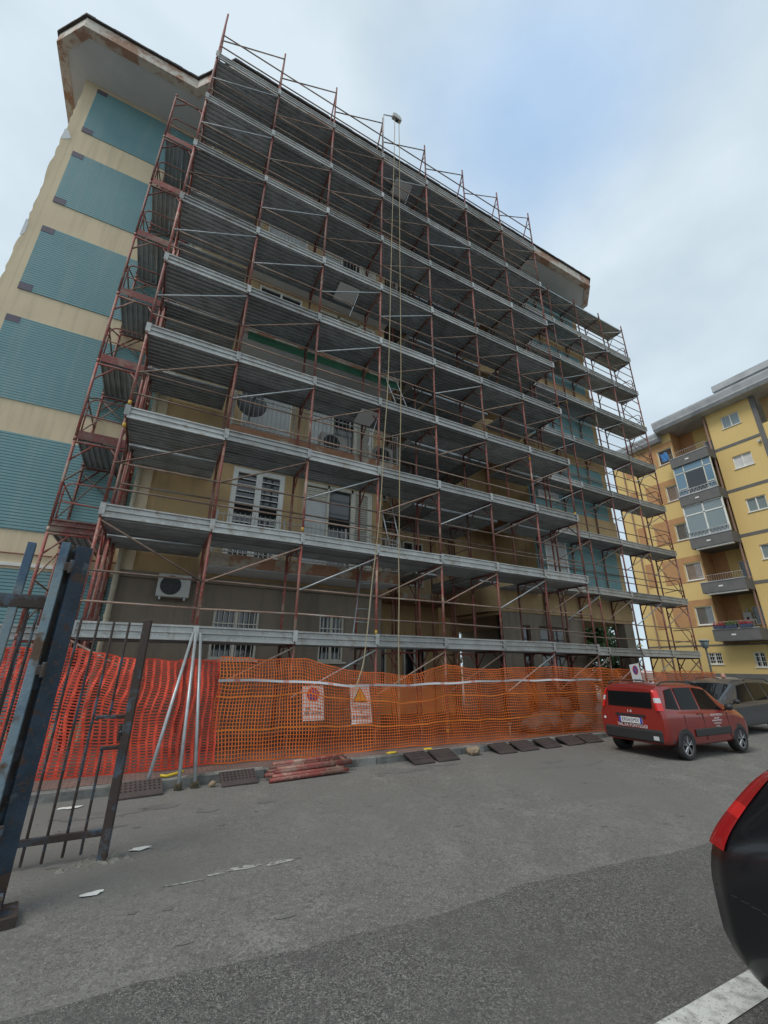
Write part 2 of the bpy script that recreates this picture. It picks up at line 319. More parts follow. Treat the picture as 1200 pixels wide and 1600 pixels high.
# road line, worn marks, stains
def quadstrip(name, pts, m, dz, kind='structure'):
    return tag(sheet(name, pts, dz, m), kind=kind)
quadstrip('road_line', [(2.6, -6.71), (9.8, -6.74), (9.8, -6.58), (2.6, -6.55)], 'road_paint', .011)
def blob(cx, cy, rx, ry, n=18, j=.25, rot=0):
    return [(cx + math.cos(rot) * rx * c - math.sin(rot) * ry * s_, cy + math.sin(rot) * rx * c + math.cos(rot) * ry * s_)
            for c, s_ in [((1 + random.uniform(-j, j)) * math.cos(2 * math.pi * i / n), (1 + random.uniform(-j, j)) * math.sin(2 * math.pi * i / n)) for i in range(n)]]
for cx, cy, rx, ry in ((2.15, -3.98, .16, .035), (2.42, -4.0, .12, .03), (1.66, -4.05, .17, .012), (1.9, -4.0, .07, .02)):
    quadstrip('worn_road_mark', blob(cx, cy, rx, ry, 16, .35), 'worn_paint', .004)
for cx, cy, rx, ry in ((1.55, -1.95, .22, .1), (2.05, -2.3, .13, .08), (2.75, -2.25, .14, .06), (.95, -2.0, .45, .12), (.9, -2.45, .3, .1), (5.3, -1.5, .5, .09), (6.15, -1.35, .35, .06), (8.2, -1.9, .3, .05)):
    quadstrip('road_stain', blob(cx, cy, rx, ry, 20, .2), 'stain', .003)
fk = MB(); r5 = random.Random(21)
for i in range(55):
    x, y = r5.uniform(-1, 13), r5.uniform(-5.0, -1.5); w_ = r5.uniform(.015, .06); h_ = r5.uniform(.008, .025); q = blob(x, y, w_, h_, 8, .4); fk.add([(u, v, gz(u, v) + .0035) for u, v in q], [tuple(range(8))])
tag(fk.build('road_flecks', 'stain', recalc=False), kind='stuff'); fk.v
ck = MB()
def crack(pts, w_):
    P_ = []
    for (xa, ya), (xb, yb) in zip(pts[:-1], pts[1:]):
        for k in range(14): t = k / 14; P_.append((xa + (xb - xa) * t + r5.uniform(-.02, .02), ya + (yb - ya) * t + r5.uniform(-.025, .025)))
    for p, q in zip(P_[:-1], P_[1:]):
        d = Vector((q[0] - p[0], q[1] - p[1], 0)).normalized(); n_ = Vector((-d.y, d.x, 0)) * w_ * r5.uniform(.4, 1.2); ck.add([(p[0] + n_.x, p[1] + n_.y, gz(*p) + .009), (q[0] + n_.x, q[1] + n_.y, gz(*q) + .009), (q[0] - n_.x, q[1] - n_.y, gz(*q) + .009), (p[0] - n_.x, p[1] - n_.y, gz(*p) + .009)], [(0, 1, 2, 3)])
crack([(7, -2.2), (8.6, -2.4), (9.3, -2.2)], .003)
tag(ck.build('road_cracks', 'sign_black', recalc=False), kind='stuff')

# ================================================================== SCAFFOLDED APARTMENT BUILDING
FL = [3.9, 7.1, 10.2, 13.25, 16.4]      # floor levels
bld = thing('apartment_building', 'beige apartment building with teal tiled panels, wrapped in scaffolding', 'building', loc=(0, 0, 0))
def wall_with_holes(b, P, u0, u1, z0, z1, holes, depth=.18, mi=0):
    us = sorted({u0, u1, *[h[0] for h in holes], *[h[1] for h in holes]}); zs = sorted({z0, z1, *[h[2] for h in holes], *[h[3] for h in holes]})
    us = [q for q in us if u0 <= q <= u1]; zs = [q for q in zs if z0 <= q <= z1]
    for i in range(len(us) - 1):
        for j in range(len(zs) - 1):
            cu, cz = (us[i] + us[i + 1]) / 2, (zs[j] + zs[j + 1]) / 2
            if any(h[0] < cu < h[1] and h[2] < cz < h[3] for h in holes): continue
            b.add([P(us[i], 0, zs[j]), P(us[i + 1], 0, zs[j]), P(us[i + 1], 0, zs[j + 1]), P(us[i], 0, zs[j + 1])], [(0, 1, 2, 3)], mi)
    for (a, c, d, e) in holes:
        for q in (((a, d), (a, e)), ((c, d), (c, e)), ((a, d), (c, d)), ((a, e), (c, e))):
            (p1, z1_), (p2, z2_) = q
            b.add([P(p1, 0, z1_), P(p2, 0, z2_), P(p2, depth, z2_), P(p1, depth, z1_)], [(0, 1, 2, 3)], mi)
def window(P, parent, u0, u1, z0, z1, style='glass', frame='white_paint', depth=.12, pane='dark_glass', sill=True, bars=False):
    """frame > pane, shutter, bars, sill ; d grows inwards"""
    b = MB(); t = .055 if style != "louvre" else .13
    b.box(u0, u1, depth - .05, depth + .04, z0, z0 + t, P).box(u0, u1, depth - .05, depth + .04, z1 - t, z1, P)
    b.box(u0, u0 + t, depth - .05, depth + .04, z0 + t, z1 - t, P).box(u1 - t, u1, depth - .05, depth + .04, z0 + t, z1 - t, P)
    um = (u0 + u1) / 2
    if style in ('glass', 'louvre'): b.box(um - t * .6, um + t * .6, depth - .045, depth + .03, z0 + t, z1 - t, P)
    w = b.build('window', frame, parent)
    if style == 'glass':
        for a, c in ((u0 + t, um - t * .6), (um + t * .6, u1 - t)):
            MB().box(a, c, depth, depth + .012, z0 + t, z1 - t, P).build('pane', pane, w)
    elif style == 'single':
        MB().box(u0 + t, u1 - t, depth, depth + .012, z0 + t, z1 - t, P).build('pane', pane, w)
    elif style == 'roller':
        q = MB(); k = int((z1 - z0 - 2 * t) / .055)
        for i in range(k):
            za = z0 + t + i * (z1 - z0 - 2 * t) / k; q.extrude([(za, .012), (za + .02, 0), (za + .046, 0), (za + .05, .012)], u0 + t, u1 - t, lambda a, d, u: P(u, depth + d, a))
        q.build('roller_shutter', pane, w)
    elif style == 'louvre':
        MB().box(u0 + t, u1 - t, depth + .035, depth + .04, z0 + t, z1 - t, P).build('pane', 'dark_glass', w)
        for a, c in ((u0 + t, um - t * .6), (um + t * .6, u1 - t)):
            zz = z0 + t
            q = MB()
            for i in range(int((z1 - z0 - 2 * t) / .17)):
                za = z0 + .55 + i * .17
                if za + .1 < z1 - t: q.extrude([(za, 0), (za + .03, .03), (za + .042, .03), (za + .012, 0)], a, c, lambda z, d, u: P(u, depth - .02 + d, z))
            for i in range(5): uu = a + (c - a) * i / 4; q.box(uu - .012, uu + .012, depth - .02, depth, z0 + t, z0 + .5, P)
            for zz in (z0 + .26, z0 + .5): q.box(a, c, depth - .018, depth + .002, zz - .012, zz + .012, P)
            q.build('louvre_leaf', frame, w)
    if bars:
        q = MB(); nb = max(4, int((u1 - u0) / .11))
        for i in range(1, nb): uu = u0 + (u1 - u0) * i / nb; q.tube(P(uu, .03, z0), P(uu, .03, z1), .009, 5)
        for zz in (z0 + (z1 - z0) * .35, z0 + (z1 - z0) * .7): q.box(u0, u1, .022, .036, zz - .012, zz + .012, P)
        q.build('bars', bars if isinstance(bars, str) else 'rail_paint', w)
    if sill: MB().box(u0 - .05, u1 + .05, -.06, depth - .03, z0 - .05, z0 - .003, P).build('sill', frame, w)
    return w
Pm = lambda y0: (lambda u, d, z: (u, y0 + d, z))
ROOFZ = 19.0
# --- left wing (y = 3.0) with teal tiled panels
LW = 3.0
b = MB(); b.box(-3.63, .30, LW, 11, -.3, ROOFZ)
# flaked corner: chipped plaster lumps along the free edge
b.build('wall', 'beige_plaster', bld)
rows = [(16.73, 18.84), (13.62, 15.78), (10.45, 12.67), (7.36, 9.62), (4.31, 6.54), (.5, 3.47)]
for z0, z1 in rows:
    p = MB().box(-3.30, .295, LW - .022, LW + .01, z0, z1).build('tile_panel', 'teal_tile', bld)
    for zz in (z0, z1 - .2):
        MB().box(-3.303, -3.03, LW - .028, LW - .02, zz - (.003 if zz == z0 else -.003), zz + .2).build('corner_tile', 'purple_tile', p)
MB().box(-3.66, .295, LW - .05, LW, 3.53, 3.60).build('string_course', 'white_paint', bld)
b = MB(); b.tube((-9, LW - .03, 3.8), (.2, LW - .03, 3.8), .018, 6); b.build('cable', 'pipe_brown', bld)
ek = MB(); zz = [-.2 + i * .16 for i in range(121)]; rk = random.Random(5); jx = [-3.63 - .035 * max(0, math.sin(z * 1.3 + math.sin(z * 3.1))) + rk.uniform(-.022, .012) for z in zz]
ek.add([(x_, LW - .006, z) for x_, z in zip(jx, zz)] + [(-3.45, LW - .002, z) for z in zz] + [(x_, LW + .05, z) for x_, z in zip(jx, zz)], [q for i in range(120) for q in ((i, 121 + i, 122 + i, i + 1), (i, i + 1, 243 + i, 242 + i))])
ek.build('chipped_corner', 'beige_plaster', bld, recalc=False)
for (z, w_, h_) in ((16.3, .2, .22), (12.4, .09, .3)):
    aa = np.linspace(-math.pi / 2, math.pi / 2, 12); pb = MB(); q = [(-3.66 + w_ * math.cos(t) * random.uniform(.75, 1.1), LW - .012, z + h_ * math.sin(t)) for t in aa]
    pb.add(q + [(x_, LW - .001, z_) for x_, _, z_ in q], [tuple(range(12))] + [(i, i + 1, 13 + i, 12 + i) for i in range(11)]); pb.build('bare_patch', 'soffit', bld)
# --- front block, left part (wall y = 2.2)
FW = 2.2; P = Pm(FW)
holes = [(2.31, 3.36, 1.72, 2.85), (4.89, 5.58, 1.70, 2.85)]
for i, F in enumerate(FL):
    holes += [(2.30, 3.66, F + .05, F + 2.6), (4.2, 6.35, F + .05, F + 2.6)]
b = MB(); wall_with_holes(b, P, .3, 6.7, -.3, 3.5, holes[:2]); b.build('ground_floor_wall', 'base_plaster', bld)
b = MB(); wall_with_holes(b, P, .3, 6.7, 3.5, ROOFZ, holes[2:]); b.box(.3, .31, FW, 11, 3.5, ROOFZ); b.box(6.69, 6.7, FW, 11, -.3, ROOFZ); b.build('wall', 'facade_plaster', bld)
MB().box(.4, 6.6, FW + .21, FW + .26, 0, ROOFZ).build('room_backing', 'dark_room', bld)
MB().box(.28, .52, FW - .05, FW + .001, 3.5, ROOFZ - .01).build('pilaster', 'beige_plaster', bld)
MB().box(.28, 6.75, FW - .09, FW - .003, 3.38, 3.52).build('string_course', 'base_plaster', bld)
window(P, bld, 2.31, 3.36, 1.72, 2.85, 'glass', 'cream_paint', .1, bars='cream_paint'); window(P, bld, 4.89, 5.58, 1.70, 2.85, 'glass', 'cream_paint', .1, bars='cream_paint')
dp = MB(); dp.tube((.25, FW - .1, .25), (.25, FW - .1, ROOFZ), .055, 10)
for z in (2.5, 3.4, 5.5, 7.5, 9.5, 11.5, 13.5, 15.5): dp.tube((.25, FW - .1, z), (.25, FW - .1, z + .06), .066, 10)
autosmooth(dp.build('downpipe', 'pipe_cream', bld))
styleA = ['louvre', 'roller', 'glass', 'roller', 'louvre']
for i, F in enumerate(FL):
    # balcony slab with peeling edge, railing
    s_ = MB().box(1.93, 6.69, 1.16, FW - .002, F - .27, F).build('balcony_slab', 'slab_edge', bld)
    MB().box(1.95, 6.67, 1.2, FW - .01, F - .285, F - .273).build('slab_underside', 'soffit', s_)
    rl = MB()
    for u in np.arange(2.0, 6.66, .115): rl.tube((u, 1.21, F + .06), (u, 1.21, F + 1.0), .008, 5)
    rl.box(1.95, 6.68, 1.195, 1.225, F + .05, F + .075); rl.box(1.95, 6.68, 1.195, 1.225, F + .9, F + .925)
    for u in (1.97, 3.5, 5.1, 6.65): rl.box(u - .02, u + .02, 1.19, 1.23, F, F + 1.02)
    for yy in np.arange(1.3, 2.2, .12): rl.tube((1.97, yy, F + .06), (1.97, yy, F + 1.0), .008, 5); rl.tube((6.66, yy, F + .06), (6.66, yy, F + 1.0), .008, 5)
    rl.box(1.955, 1.985, 1.2, FW, F + .9, F + .925); rl.box(6.645, 6.675, 1.2, FW, F + .9, F + .925)
    rl.build('railing', 'rail_paint', bld)
    window(P, bld, 2.30, 3.66, F + .05, F + 2.6, styleA[i], 'white_paint', .06, pane='shutter_grey' if styleA[i] == 'roller' else 'dark_glass', sill=False)
    # wide opening: blank panel, glazed door, louvred leaf
    w = MB().box(4.2, 4.27, .02, .14, F + .05, F + 2.6, P).box(4.92, 4.98, .02, .14, F + .05, F + 2.6, P).box(5.66, 5.72, .02, .14, F + .05, F + 2.6, P).box(6.28, 6.35, .02, .14, F + .05, F + 2.6, P).box(4.27, 6.28, .02, .14, F + 2.5, F + 2.6, P).build('wide_window', 'cream_paint', bld)
    MB().box(4.27, 4.92, .07, .1, F + .05, F + 2.1, P).build('blind_panel', 'shutter_grey', w)
    lv = MB()
    for k in range(6): lv.box(4.27, 4.92, .06 + (k % 2) * .01, .1, F + 2.12 + k * .06, F + 2.165 + k * .06, P)
    lv.build('louvre_vent', 'cream_paint', w)
    MB().box(4.98, 5.66, .1, .112, F + .05, F + 2.5, P).build('pane', 'dark_glass', w)
    lv = MB()
    for k in range(34): lv.extrude([(F + .12 + k * .07, .06), (F + .15 + k * .07, .03), (F + .165 + k * .07, .03), (F + .135 + k * .07, .06)], 5.8, 6.2, lambda z, d, u: P(u, d, z))
    lv.box(5.72, 5.8, .03, .1, F + .05, F + 2.5, P).box(6.2, 6.28, .03, .1, F + .05, F + 2.5, P); lv.build('louvre_leaf', 'cream_paint', w)
# --- recess between the blocks
b = MB(); b.box(6.69, 10.6, 5.0, 5.2, -.3, ROOFZ); b.build('recess_wall', 'facade_plaster', bld)
for i, F in enumerate([.4] + FL):
    P5 = Pm(4.93)
    window(P5, bld, 7.3, 8.3, F + .5, F + 2.2, 'roller' if i % 2 else 'glass', 'cream_paint', .02, pane='shutter_brown' if i % 2 else 'dark_glass', sill=False)
    window(P5, bld, 9.0, 9.9, F + .5, F + 2.2, 'glass', 'cream_paint', .02, sill=False)
    if i: MB().box(8.1, 10.6, 3.7, 4.998, F - .2, F).build('balcony_slab', 'slab_edge', bld)
    if i:
        rl = MB()
        for u in np.arange(8.15, 10.3, .12): rl.tube((u, 3.75, F + .02), (u, 3.75, F + 1), .008, 5)
        rl.box(8.1, 10.3, 3.735, 3.765, F + .96, F + 1.0); rl.build('railing', 'rail_paint', bld)
# --- right wing (wall y = 1.95), rounded floor bands, open ground floor on the right
RW = 1.95; P = Pm(RW)
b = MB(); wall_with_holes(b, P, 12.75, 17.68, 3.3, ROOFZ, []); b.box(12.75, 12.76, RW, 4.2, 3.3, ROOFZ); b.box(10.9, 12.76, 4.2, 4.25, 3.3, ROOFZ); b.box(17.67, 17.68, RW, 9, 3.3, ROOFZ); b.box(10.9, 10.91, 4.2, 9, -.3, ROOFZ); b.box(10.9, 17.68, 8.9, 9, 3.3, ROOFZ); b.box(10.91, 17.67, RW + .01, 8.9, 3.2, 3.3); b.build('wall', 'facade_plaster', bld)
rows2 = rows[:-1]
for z0, z1 in rows2:
    MB().box(12.78, 17.36, RW - .022, RW + .01, z0, z1).build('tile_panel', 'teal_tile', bld)
for z0, z1 in [(3.3, 4.31)] + [(rows[k + 1][1], rows[k][0]) for k in range(5)][:-1] + [(18.84, 18.98)]:
    # spandrel band with rounded left end
    b = MB(); prof = [(17.70, RW - .05), (11.2, RW - .05)] + [(11.2 - .6 * math.sin(t), RW + .55 - .6 * math.cos(t)) for t in np.linspace(.15, math.pi / 2, 7)] + [(10.6, 4.6), (10.7, 4.6), (10.7, RW + .3), (17.70, RW + .1)]
    b.extrude(prof, z0, z1, lambda u, v, w: (u, v, w)); autosmooth(b.build('spandrel_band', 'facade_plaster', bld))
for (u0, u1, z0) in ((13.2, 14.3, 4.6), (13.2, 14.3, 7.7), (13.2, 14.3, 10.8), (13.2, 14.3, 13.9)):
    window(Pm(RW - .06), bld, u0, u1, z0, z0 + 1.5, 'roller', 'white_paint', .02, pane='shutter_grey')
for F in FL: MB().box(10.72, 12.74, RW + .35, 4.19, F - .3, F - .05).build('loggia_slab', 'slab_edge', bld)
gh = [(11.75, 12.1, .3, 2.9), (12.5, 13.9, .2, 2.9)]
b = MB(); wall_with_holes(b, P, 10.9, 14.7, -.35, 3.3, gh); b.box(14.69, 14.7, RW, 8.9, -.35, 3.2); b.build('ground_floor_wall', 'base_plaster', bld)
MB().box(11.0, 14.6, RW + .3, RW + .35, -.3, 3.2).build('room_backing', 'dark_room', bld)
window(P, bld, 11.75, 12.1, .3, 2.9, 'single', 'wood_brown', .1, sill=False); window(P, bld, 12.5, 13.9, .2, 2.9, 'glass', 'wood_brown', .1, sill=False)
for (cx, cy) in ((17.4, RW + .25), (17.4, 5.5), (17.4, 8.6), (15.6, 8.6)): MB().box(cx - .26, cx + .26, cy - .23, cy + .23, -.4, 3.2).build('pillar', 'base_plaster', bld)
# --- roof: soffit, fascia and tiled edge follow one outline
out = [(-4.31, 11.2), (-4.31, 2.36), (-3.56, 1.58), (-.53, 1.55), (.45, .52), (17.05, .52), (17.95, 1.35), (17.95, 9.6)]
rf = MB(); rf.extrude(out[::-1], ROOFZ, ROOFZ + .05, lambda u, v, w: (u, v, w)); roof = rf.build('roof', 'soffit', bld)
def mitre(o):
    q = []
    ns_ = []
    for i in range(len(out) - 1):
        d = Vector((out[i + 1][0] - out[i][0], out[i + 1][1] - out[i][1])).normalized(); ns_.append(Vector((-d.y, d.x)) * -1 if False else Vector((d.y, -d.x)) * -1 if (Vector((d.y, -d.x)).dot(Vector(out[i]) * .5 + Vector(out[i + 1]) * .5 - Vector((7, 8))) < 0) else Vector((d.y, -d.x)))
    for i, p in enumerate(out):
        a = ns_[max(i - 1, 0)]; c = ns_[min(i, len(ns_) - 1)]; m_ = (a + c).normalized(); q.append(Vector(p) + m_ * (o / max(.5, m_.dot(a))))
    return q
def band(name, o0, z0, z1, thick, m, lumps=0):
    b = MB(); A_, B_ = mitre(o0), mitre(o0 - thick)
    for i in range(len(out) - 1):
        L_ = (A_[i + 1] - A_[i]).length; n_ = max(1, int(L_ / .22)) if lumps else 1
        for k in range(n_):
            t0, t1 = k / n_, (k + 1) / n_; p, q = A_[i].lerp(A_[i + 1], t0), A_[i].lerp(A_[i + 1], t1); pi, qi = B_[i].lerp(B_[i + 1], t0), B_[i].lerp(B_[i + 1], t1); h = random.uniform(-lumps, lumps)
            b.add([(p.x, p.y, z0), (q.x, q.y, z0), (qi.x, qi.y, z0), (pi.x, pi.y, z0), (p.x, p.y, z1 + h), (q.x, q.y, z1 + h), (qi.x, qi.y, z1 + .1 + h), (pi.x, pi.y, z1 + .1 + h)],
                  [(0, 1, 2, 3), (4, 5, 6, 7), (0, 1, 5, 4), (1, 2, 6, 5), (2, 3, 7, 6), (3, 0, 4, 7)])
    return b.build(name, m, bld)
fa = band('fascia', .02, ROOFZ - .03, ROOFZ + .38, .25, 'fascia')
band('tile_edge', .09, ROOFZ + .383, ROOFZ + .45, .6, 'roof_tile', .018)
rt = MB(); rt.extrude(out[::-1], ROOFZ + .05, ROOFZ + .36, lambda u, v, w: (u + (.1 if u < 7 else -.1), v + (.1 if v < 8 else -.1), w)); rt.build('roof_deck', 'roof_tile', bld)

# ================================================================== YELLOW BUILDING
yb = thing('yellow_building', 'yellow apartment building with orange brick bands and grey balconies', 'building')
YX = 33.0
PY = lambda u, d, z: (YX + d, -u, z)          # u = -y, runs left to right seen from the street
YF = [.9, 3.6, 6.5, 9.5, 12.45, 15.4]          # band levels on the right part
holes = []
for z0 in (16.85, 13.85, 10.85, 7.85, 4.85): holes.append((-2.72, -1.69, z0, z0 + .88))
holes.append((-4.57, -3.95, 1.72, 2.55)) ; holes.append((-1.9, -1.2, 1.72, 2.55))
b = MB(); wall_with_holes(b, PY, -3.5, -.72, 3.05, 18.6, holes[:5], .2); b.build('wall', 'yellow_plaster', yb)
for h in holes[:5]: window(PY, yb, *h[:4], 'glass', 'white_paint', .12, pane='pale_glass' if h[2] != 13.85 else 'shutter_grey')
holesL = []
for z0 in (16.0, 13.05, 10.1, 7.24, 4.3): holesL.append((-7.13, -6.08, z0, z0 + 1.17))
b = MB(); wall_with_holes(b, PY, -10.7, -5.95, 3.05, 18.3, holesL, .2); b.box(-10.7, -10.69, 0, 9, -1, 18.3, PY); b.build('wall', 'yellow_plaster', yb)
for k, h in enumerate(holesL): window(PY, yb, *h[:4], 'roller', 'white_paint', .12, pane=['wood_brown', 'shutter_brown', 'grey_paint', 'shutter_brown', 'grey_paint'][k])
for z0 in (16.0, 13.05, 10.1, 7.24, 4.3):      # brick panels either side of and around the windows
    bb = MB(); wall_with_holes(bb, lambda u, d, z: PY(u, d - .02, z), -8.55, -5.96, z0 - .12, z0 + 1.62, [(-7.18, -6.03, z0 - .05, z0 + 1.22)], .02)
    wall_with_holes(bb, lambda u, d, z: PY(u, d - .02, z), -9.75, -9.15, z0 - .12, z0 + 1.62, [], .02)
    bb.build('brick_panel', 'orange_brick', yb)
gw = [(-7.03, -6.22, 1.88, 2.56), (-4.57, -4.0, 1.72, 2.55)]
b = MB(); wall_with_holes(b, PY, -10.7, 14, -.8, 3.05, gw, .2); b.build('ground_floor_wall', 'yellow_plaster', yb)
for h in gw: window(PY, yb, *h, 'glass', 'white_paint', .12, bars='white_paint')
MB().box(-10.72, 14, -.03, 0, -.8, 1.33, PY).build('plinth', 'grey_paint', yb); MB().box(-10.71, 14, -.025, 0, 2.97, 3.06, PY).build('string_course', 'grey_paint', yb)
for zb in (3.55, 6.45, 9.4, 12.4, 15.44): MB().box(-3.5, -.96, -.02, .01, zb, zb + .2, PY).build('grey_band', 'grey_paint', yb)
MB().box(-.96, -.70, -.04, .2, 3.06, 18.6, PY).build('grey_pier', 'grey_paint', yb)
# loggia recess with balconies
b = MB(); b.add([PY(-5.95, 1.4, 3.05), PY(-3.5, 1.4, 3.05), PY(-3.5, 1.4, 18.5), PY(-5.95, 1.4, 18.5)], [(0, 1, 2, 3)]); b.add([PY(-3.5, 0, 3.05), PY(-3.5, 1.4, 3.05), PY(-3.5, 1.4, 18.5), PY(-3.5, 0, 18.5)], [(0, 1, 2, 3)]); b.build('loggia_wall', 'yellow_plaster', yb)
b = MB(); b.add([PY(-5.95, 0, 3.05), PY(-5.95, 1.4, 3.05), PY(-5.95, 1.4, 18.5), PY(-5.95, 0, 18.5)], [(0, 1, 2, 3)]); b.box(-5.94, -5.1, 1.38, 1.399, 3.06, 18.4, PY); b.build('loggia_brick', 'orange_brick', yb)
for k, (zt, zb) in enumerate(((15.66, 15.0), (12.75, 12.08), (9.75, 9.08), (6.78, 6.13), (3.86, 3.2))):
    bc = MB().box(-5.93, -3.52, -1.0, 1.39, zb, zb + .2, PY).box(-5.93, -3.52, -1.0, -.9, zb + .2, zt, PY).box(-5.93, -5.83, -.9, .0, zb + .2, zt, PY).box(-3.62, -3.52, -.9, .0, zb + .2, zt, PY).build('balcony', 'grey_paint', yb)
    MB().box(-5.96, -3.49, -1.03, -.87, zt + .003, zt + .05, PY).build('coping', 'eave_grey', bc)
    MB().box(-4.95, -4.72, -1.02, -1.0, zb + .3, zb + .39, PY).build('vent', 'white_paint', bc)
    MB().box(-5.7, -3.6, -.93, -.7, zb - .11, zb - .01, PY).build('awning_case', 'white_paint', bc) if k in (2, 3) else None
    rr_ = MB()
    if k in (0, 3, 4):
        rr_.tube(PY(-5.9, -.95, zt + .45), PY(-3.55, -.95, zt + .45), .015, 6)
        for u in np.arange(-5.9, -3.5, .13): rr_.tube(PY(u, -.95, zt + .05), PY(u, -.95, zt + .45), .008, 4)
    else:
        rr_.box(-5.9, -3.55, -.97, -.93, zt + .05, zt + .12, PY).box(-5.9, -3.55, -.97, -.93, zt + .4, zt + .45, PY)
        for u in np.arange(-5.9, -3.6, .22): rr_.tube(PY(u, -.95, zt + .06), PY(u + .11, -.95, zt + .42), .014, 4); rr_.tube(PY(u + .11, -.95, zt + .42), PY(u + .22, -.95, zt + .06), .014, 4)
    rr_.build('railing', 'rail_paint' if k in (0, 3, 4) else 'eave_grey', bc)
    # glazed-in verandas on two floors
    if k == 1:
        g_ = MB()
        for u in (-5.88, -5.25, -4.05, -3.56): g_.box(u - .03, u + .03, -.9, -.84, zt + .05, 15.0, PY)
        for z in (zt + .05, zt + .55, 14.45): g_.box(-5.88, -3.56, -.9, -.84, z, z + .06, PY)
        g_.build('veranda_frame', 'cream_paint', bc)
        MB().box(-5.86, -3.58, -.88, -.87, zt + .1, 14.98, PY).build('pane', 'blue_glass', bc); MB().box(-5.2, -4.1, -.91, -.895, zt + .1, 14.4, PY).build('pane', 'dark_glass', bc)
    if k == 2:
        g_ = MB()
        for u in (-5.88, -4.7, -3.56): g_.box(u - .045, u + .045, -.9, -.82, zt + .05, 12.08, PY)
        for z in (zt + .05, 11.35, 12.0): g_.box(-5.88, -3.56, -.9, -.82, z, z + .08, PY)
        g_.build('veranda_frame', 'white_paint', bc); MB().box(-5.86, -3.58, -.87, -.86, zt + .1, 12.06, PY).build('pane', 'pale_glass', bc)
    if k in (0, 3, 4): window(lambda u, d, z: PY(u, 1.33 + d, z), yb, -4.5, -3.75, zb + 1.0, zb + 2.1, 'single', 'cream_paint', .02, sill=False)
# right part beyond the pier: a brown recessed bay
b = MB(); b.add([PY(-.7, .9, 3.05), PY(14, .9, 3.05), PY(14, .9, 18.6), PY(-.7, .9, 18.6)], [(0, 1, 2, 3)]); b.build('wall', 'facade_plaster', yb)
for z0 in (15.3, 12.3, 9.3, 6.3, 3.3):
    MB().box(-.7, 14, .0, .9, z0 - .2, z0 + .9, PY).build('parapet', 'yellow_plaster', yb)
    window(lambda u, d, z: PY(u, .84 + d, z), yb, -.35, .9, z0 + 1.0, z0 + 2.3, 'glass', 'white_paint', .02, sill=False)
for z in (1.55,):
    pp = MB().tube(PY(-3.62, -.08, 1.2), PY(-3.62, -.08, 18.3), .06, 8).build('downpipe', 'pipe_brown', yb)
    pp = MB().tube(PY(-9.9, -.08, .8), PY(-9.9, -.08, 18.0), .05, 8).build('downpipe', 'pipe_brown', yb)
def eave(name, u0, u1, dd, z0, z1):
    e = MB(); e.extrude([(9, z0), (-dd + .15, z0), (-dd, z0 + .22), (-dd, z0 + .3), (-dd - .08, z1 - .12), (-dd - .08, z1), (9, z1)], u0, u1, lambda d, z, u: PY(u, d, z)); return e.build(name, 'eave_grey', yb)
eave('eave', -6.55, 14, .95, 18.3, 19.05); eave('eave', -11.0, -6.56, .55, 17.75, 18.4)
MB().box(-3.2, 14, 1.2, 8, 19.06, 19.9, PY).build('penthouse_wall', 'grey_paint', yb); MB().box(-2.75, 14, .2, 8, 19.9, 20.35, PY).build('penthouse_roof', 'eave_grey', yb)
MB().box(-1.15, -1.0, -.2, 0, 15.05, 15.2, PY).build('wall_lamp', 'plastic_white', yb)

# ================================================================== SCAFFOLDING
sc = thing('scaffolding', 'tall red steel tube scaffolding with galvanised decks covering the beige building', 'scaffolding')
DZ = lambda k: 2.04 + 2 * (k - 1)
TR = .029
def frame_mesh(depth, z0=0., jack=0.):
    b = MB()
    for y in (0, depth):
        b.tube((0, y, z0), (0, y, 2.0), TR, 8); b.tube((0, y, 1.955), (0, y, 2.05), TR * 1.22, 8)
        for z in (.55, 1.05): b.tube((.02, y - .035, z), (.02, y + .035, z), .011, 5)
    b.tube((0, 0, 1.93), (0, depth, 1.93), TR * .9, 6); b.tube((0, .0, 1.5), (0, depth * .36, 1.93), TR * .62, 6); b.tube((0, depth, 1.5), (0, depth * .64, 1.93), TR * .62, 6)
    return b
fm = {}
for d in (1.05, .8): fm[d] = frame_mesh(d).mesh('frame', 'red_oxide', True, False)
fmb = {d: frame_mesh(d, .32).mesh('frame', 'red_oxide', True, False) for d in (1.05, .8)}
def plank_mesh(length, width):
    b = MB(); prof = [(0, .012), (0, -.055), (.02, -.055), (.02, -.006)]
    nr = 3
    for i in range(nr):
        c = width * (i + 1) / (nr + 1); prof += [(c - .03, -.006), (c - .022, -.045), (c + .022, -.045), (c + .03, -.006)]
    prof += [(width - .02, -.006), (width - .02, -.055), (width, -.055), (width, .012)]
    b.strip(prof, 0, length, lambda u, v, w: (w, u, v)); b.strip([(0, .012), (width, .012)], 0, length, lambda u, v, w: (w, u, v))
    for xx in (0, length - .03): b.box(xx, xx + .03, .02, width - .02, -.05, .0)
    return b.mesh('deck_plank', 'deck_steel', recalc=False)
pm = {}
def toe_mesh(length, m, flat=False):
    b = MB(); prof = [(0, -.05), (-.035, -.048), (-.035, -.004), (-.006, .006), (-.006, .058), (-.034, .07), (-.034, .094), (-.006, .106), (-.006, .158), (-.036, .172), (-.036, .196), (-.004, .206), (0, .2)]
    if flat: prof = [(-.006, 0), (-.006, .2), (.006, .2), (.006, 0)]
    b.strip(prof, 0, length, lambda u, v, w: (w, u, v)); b.strip([(0, 0), (0, .2)], 0, length, lambda u, v, w: (w, u, v))
    return b.mesh('toe_board', m, recalc=False)
def clip_mesh():
    b = MB(); b.box(-.045, .045, -.045, -.034, -.005, .21); return b.mesh('toe_clip', 'toe_steel')
tm = {}; cm = clip_mesh()
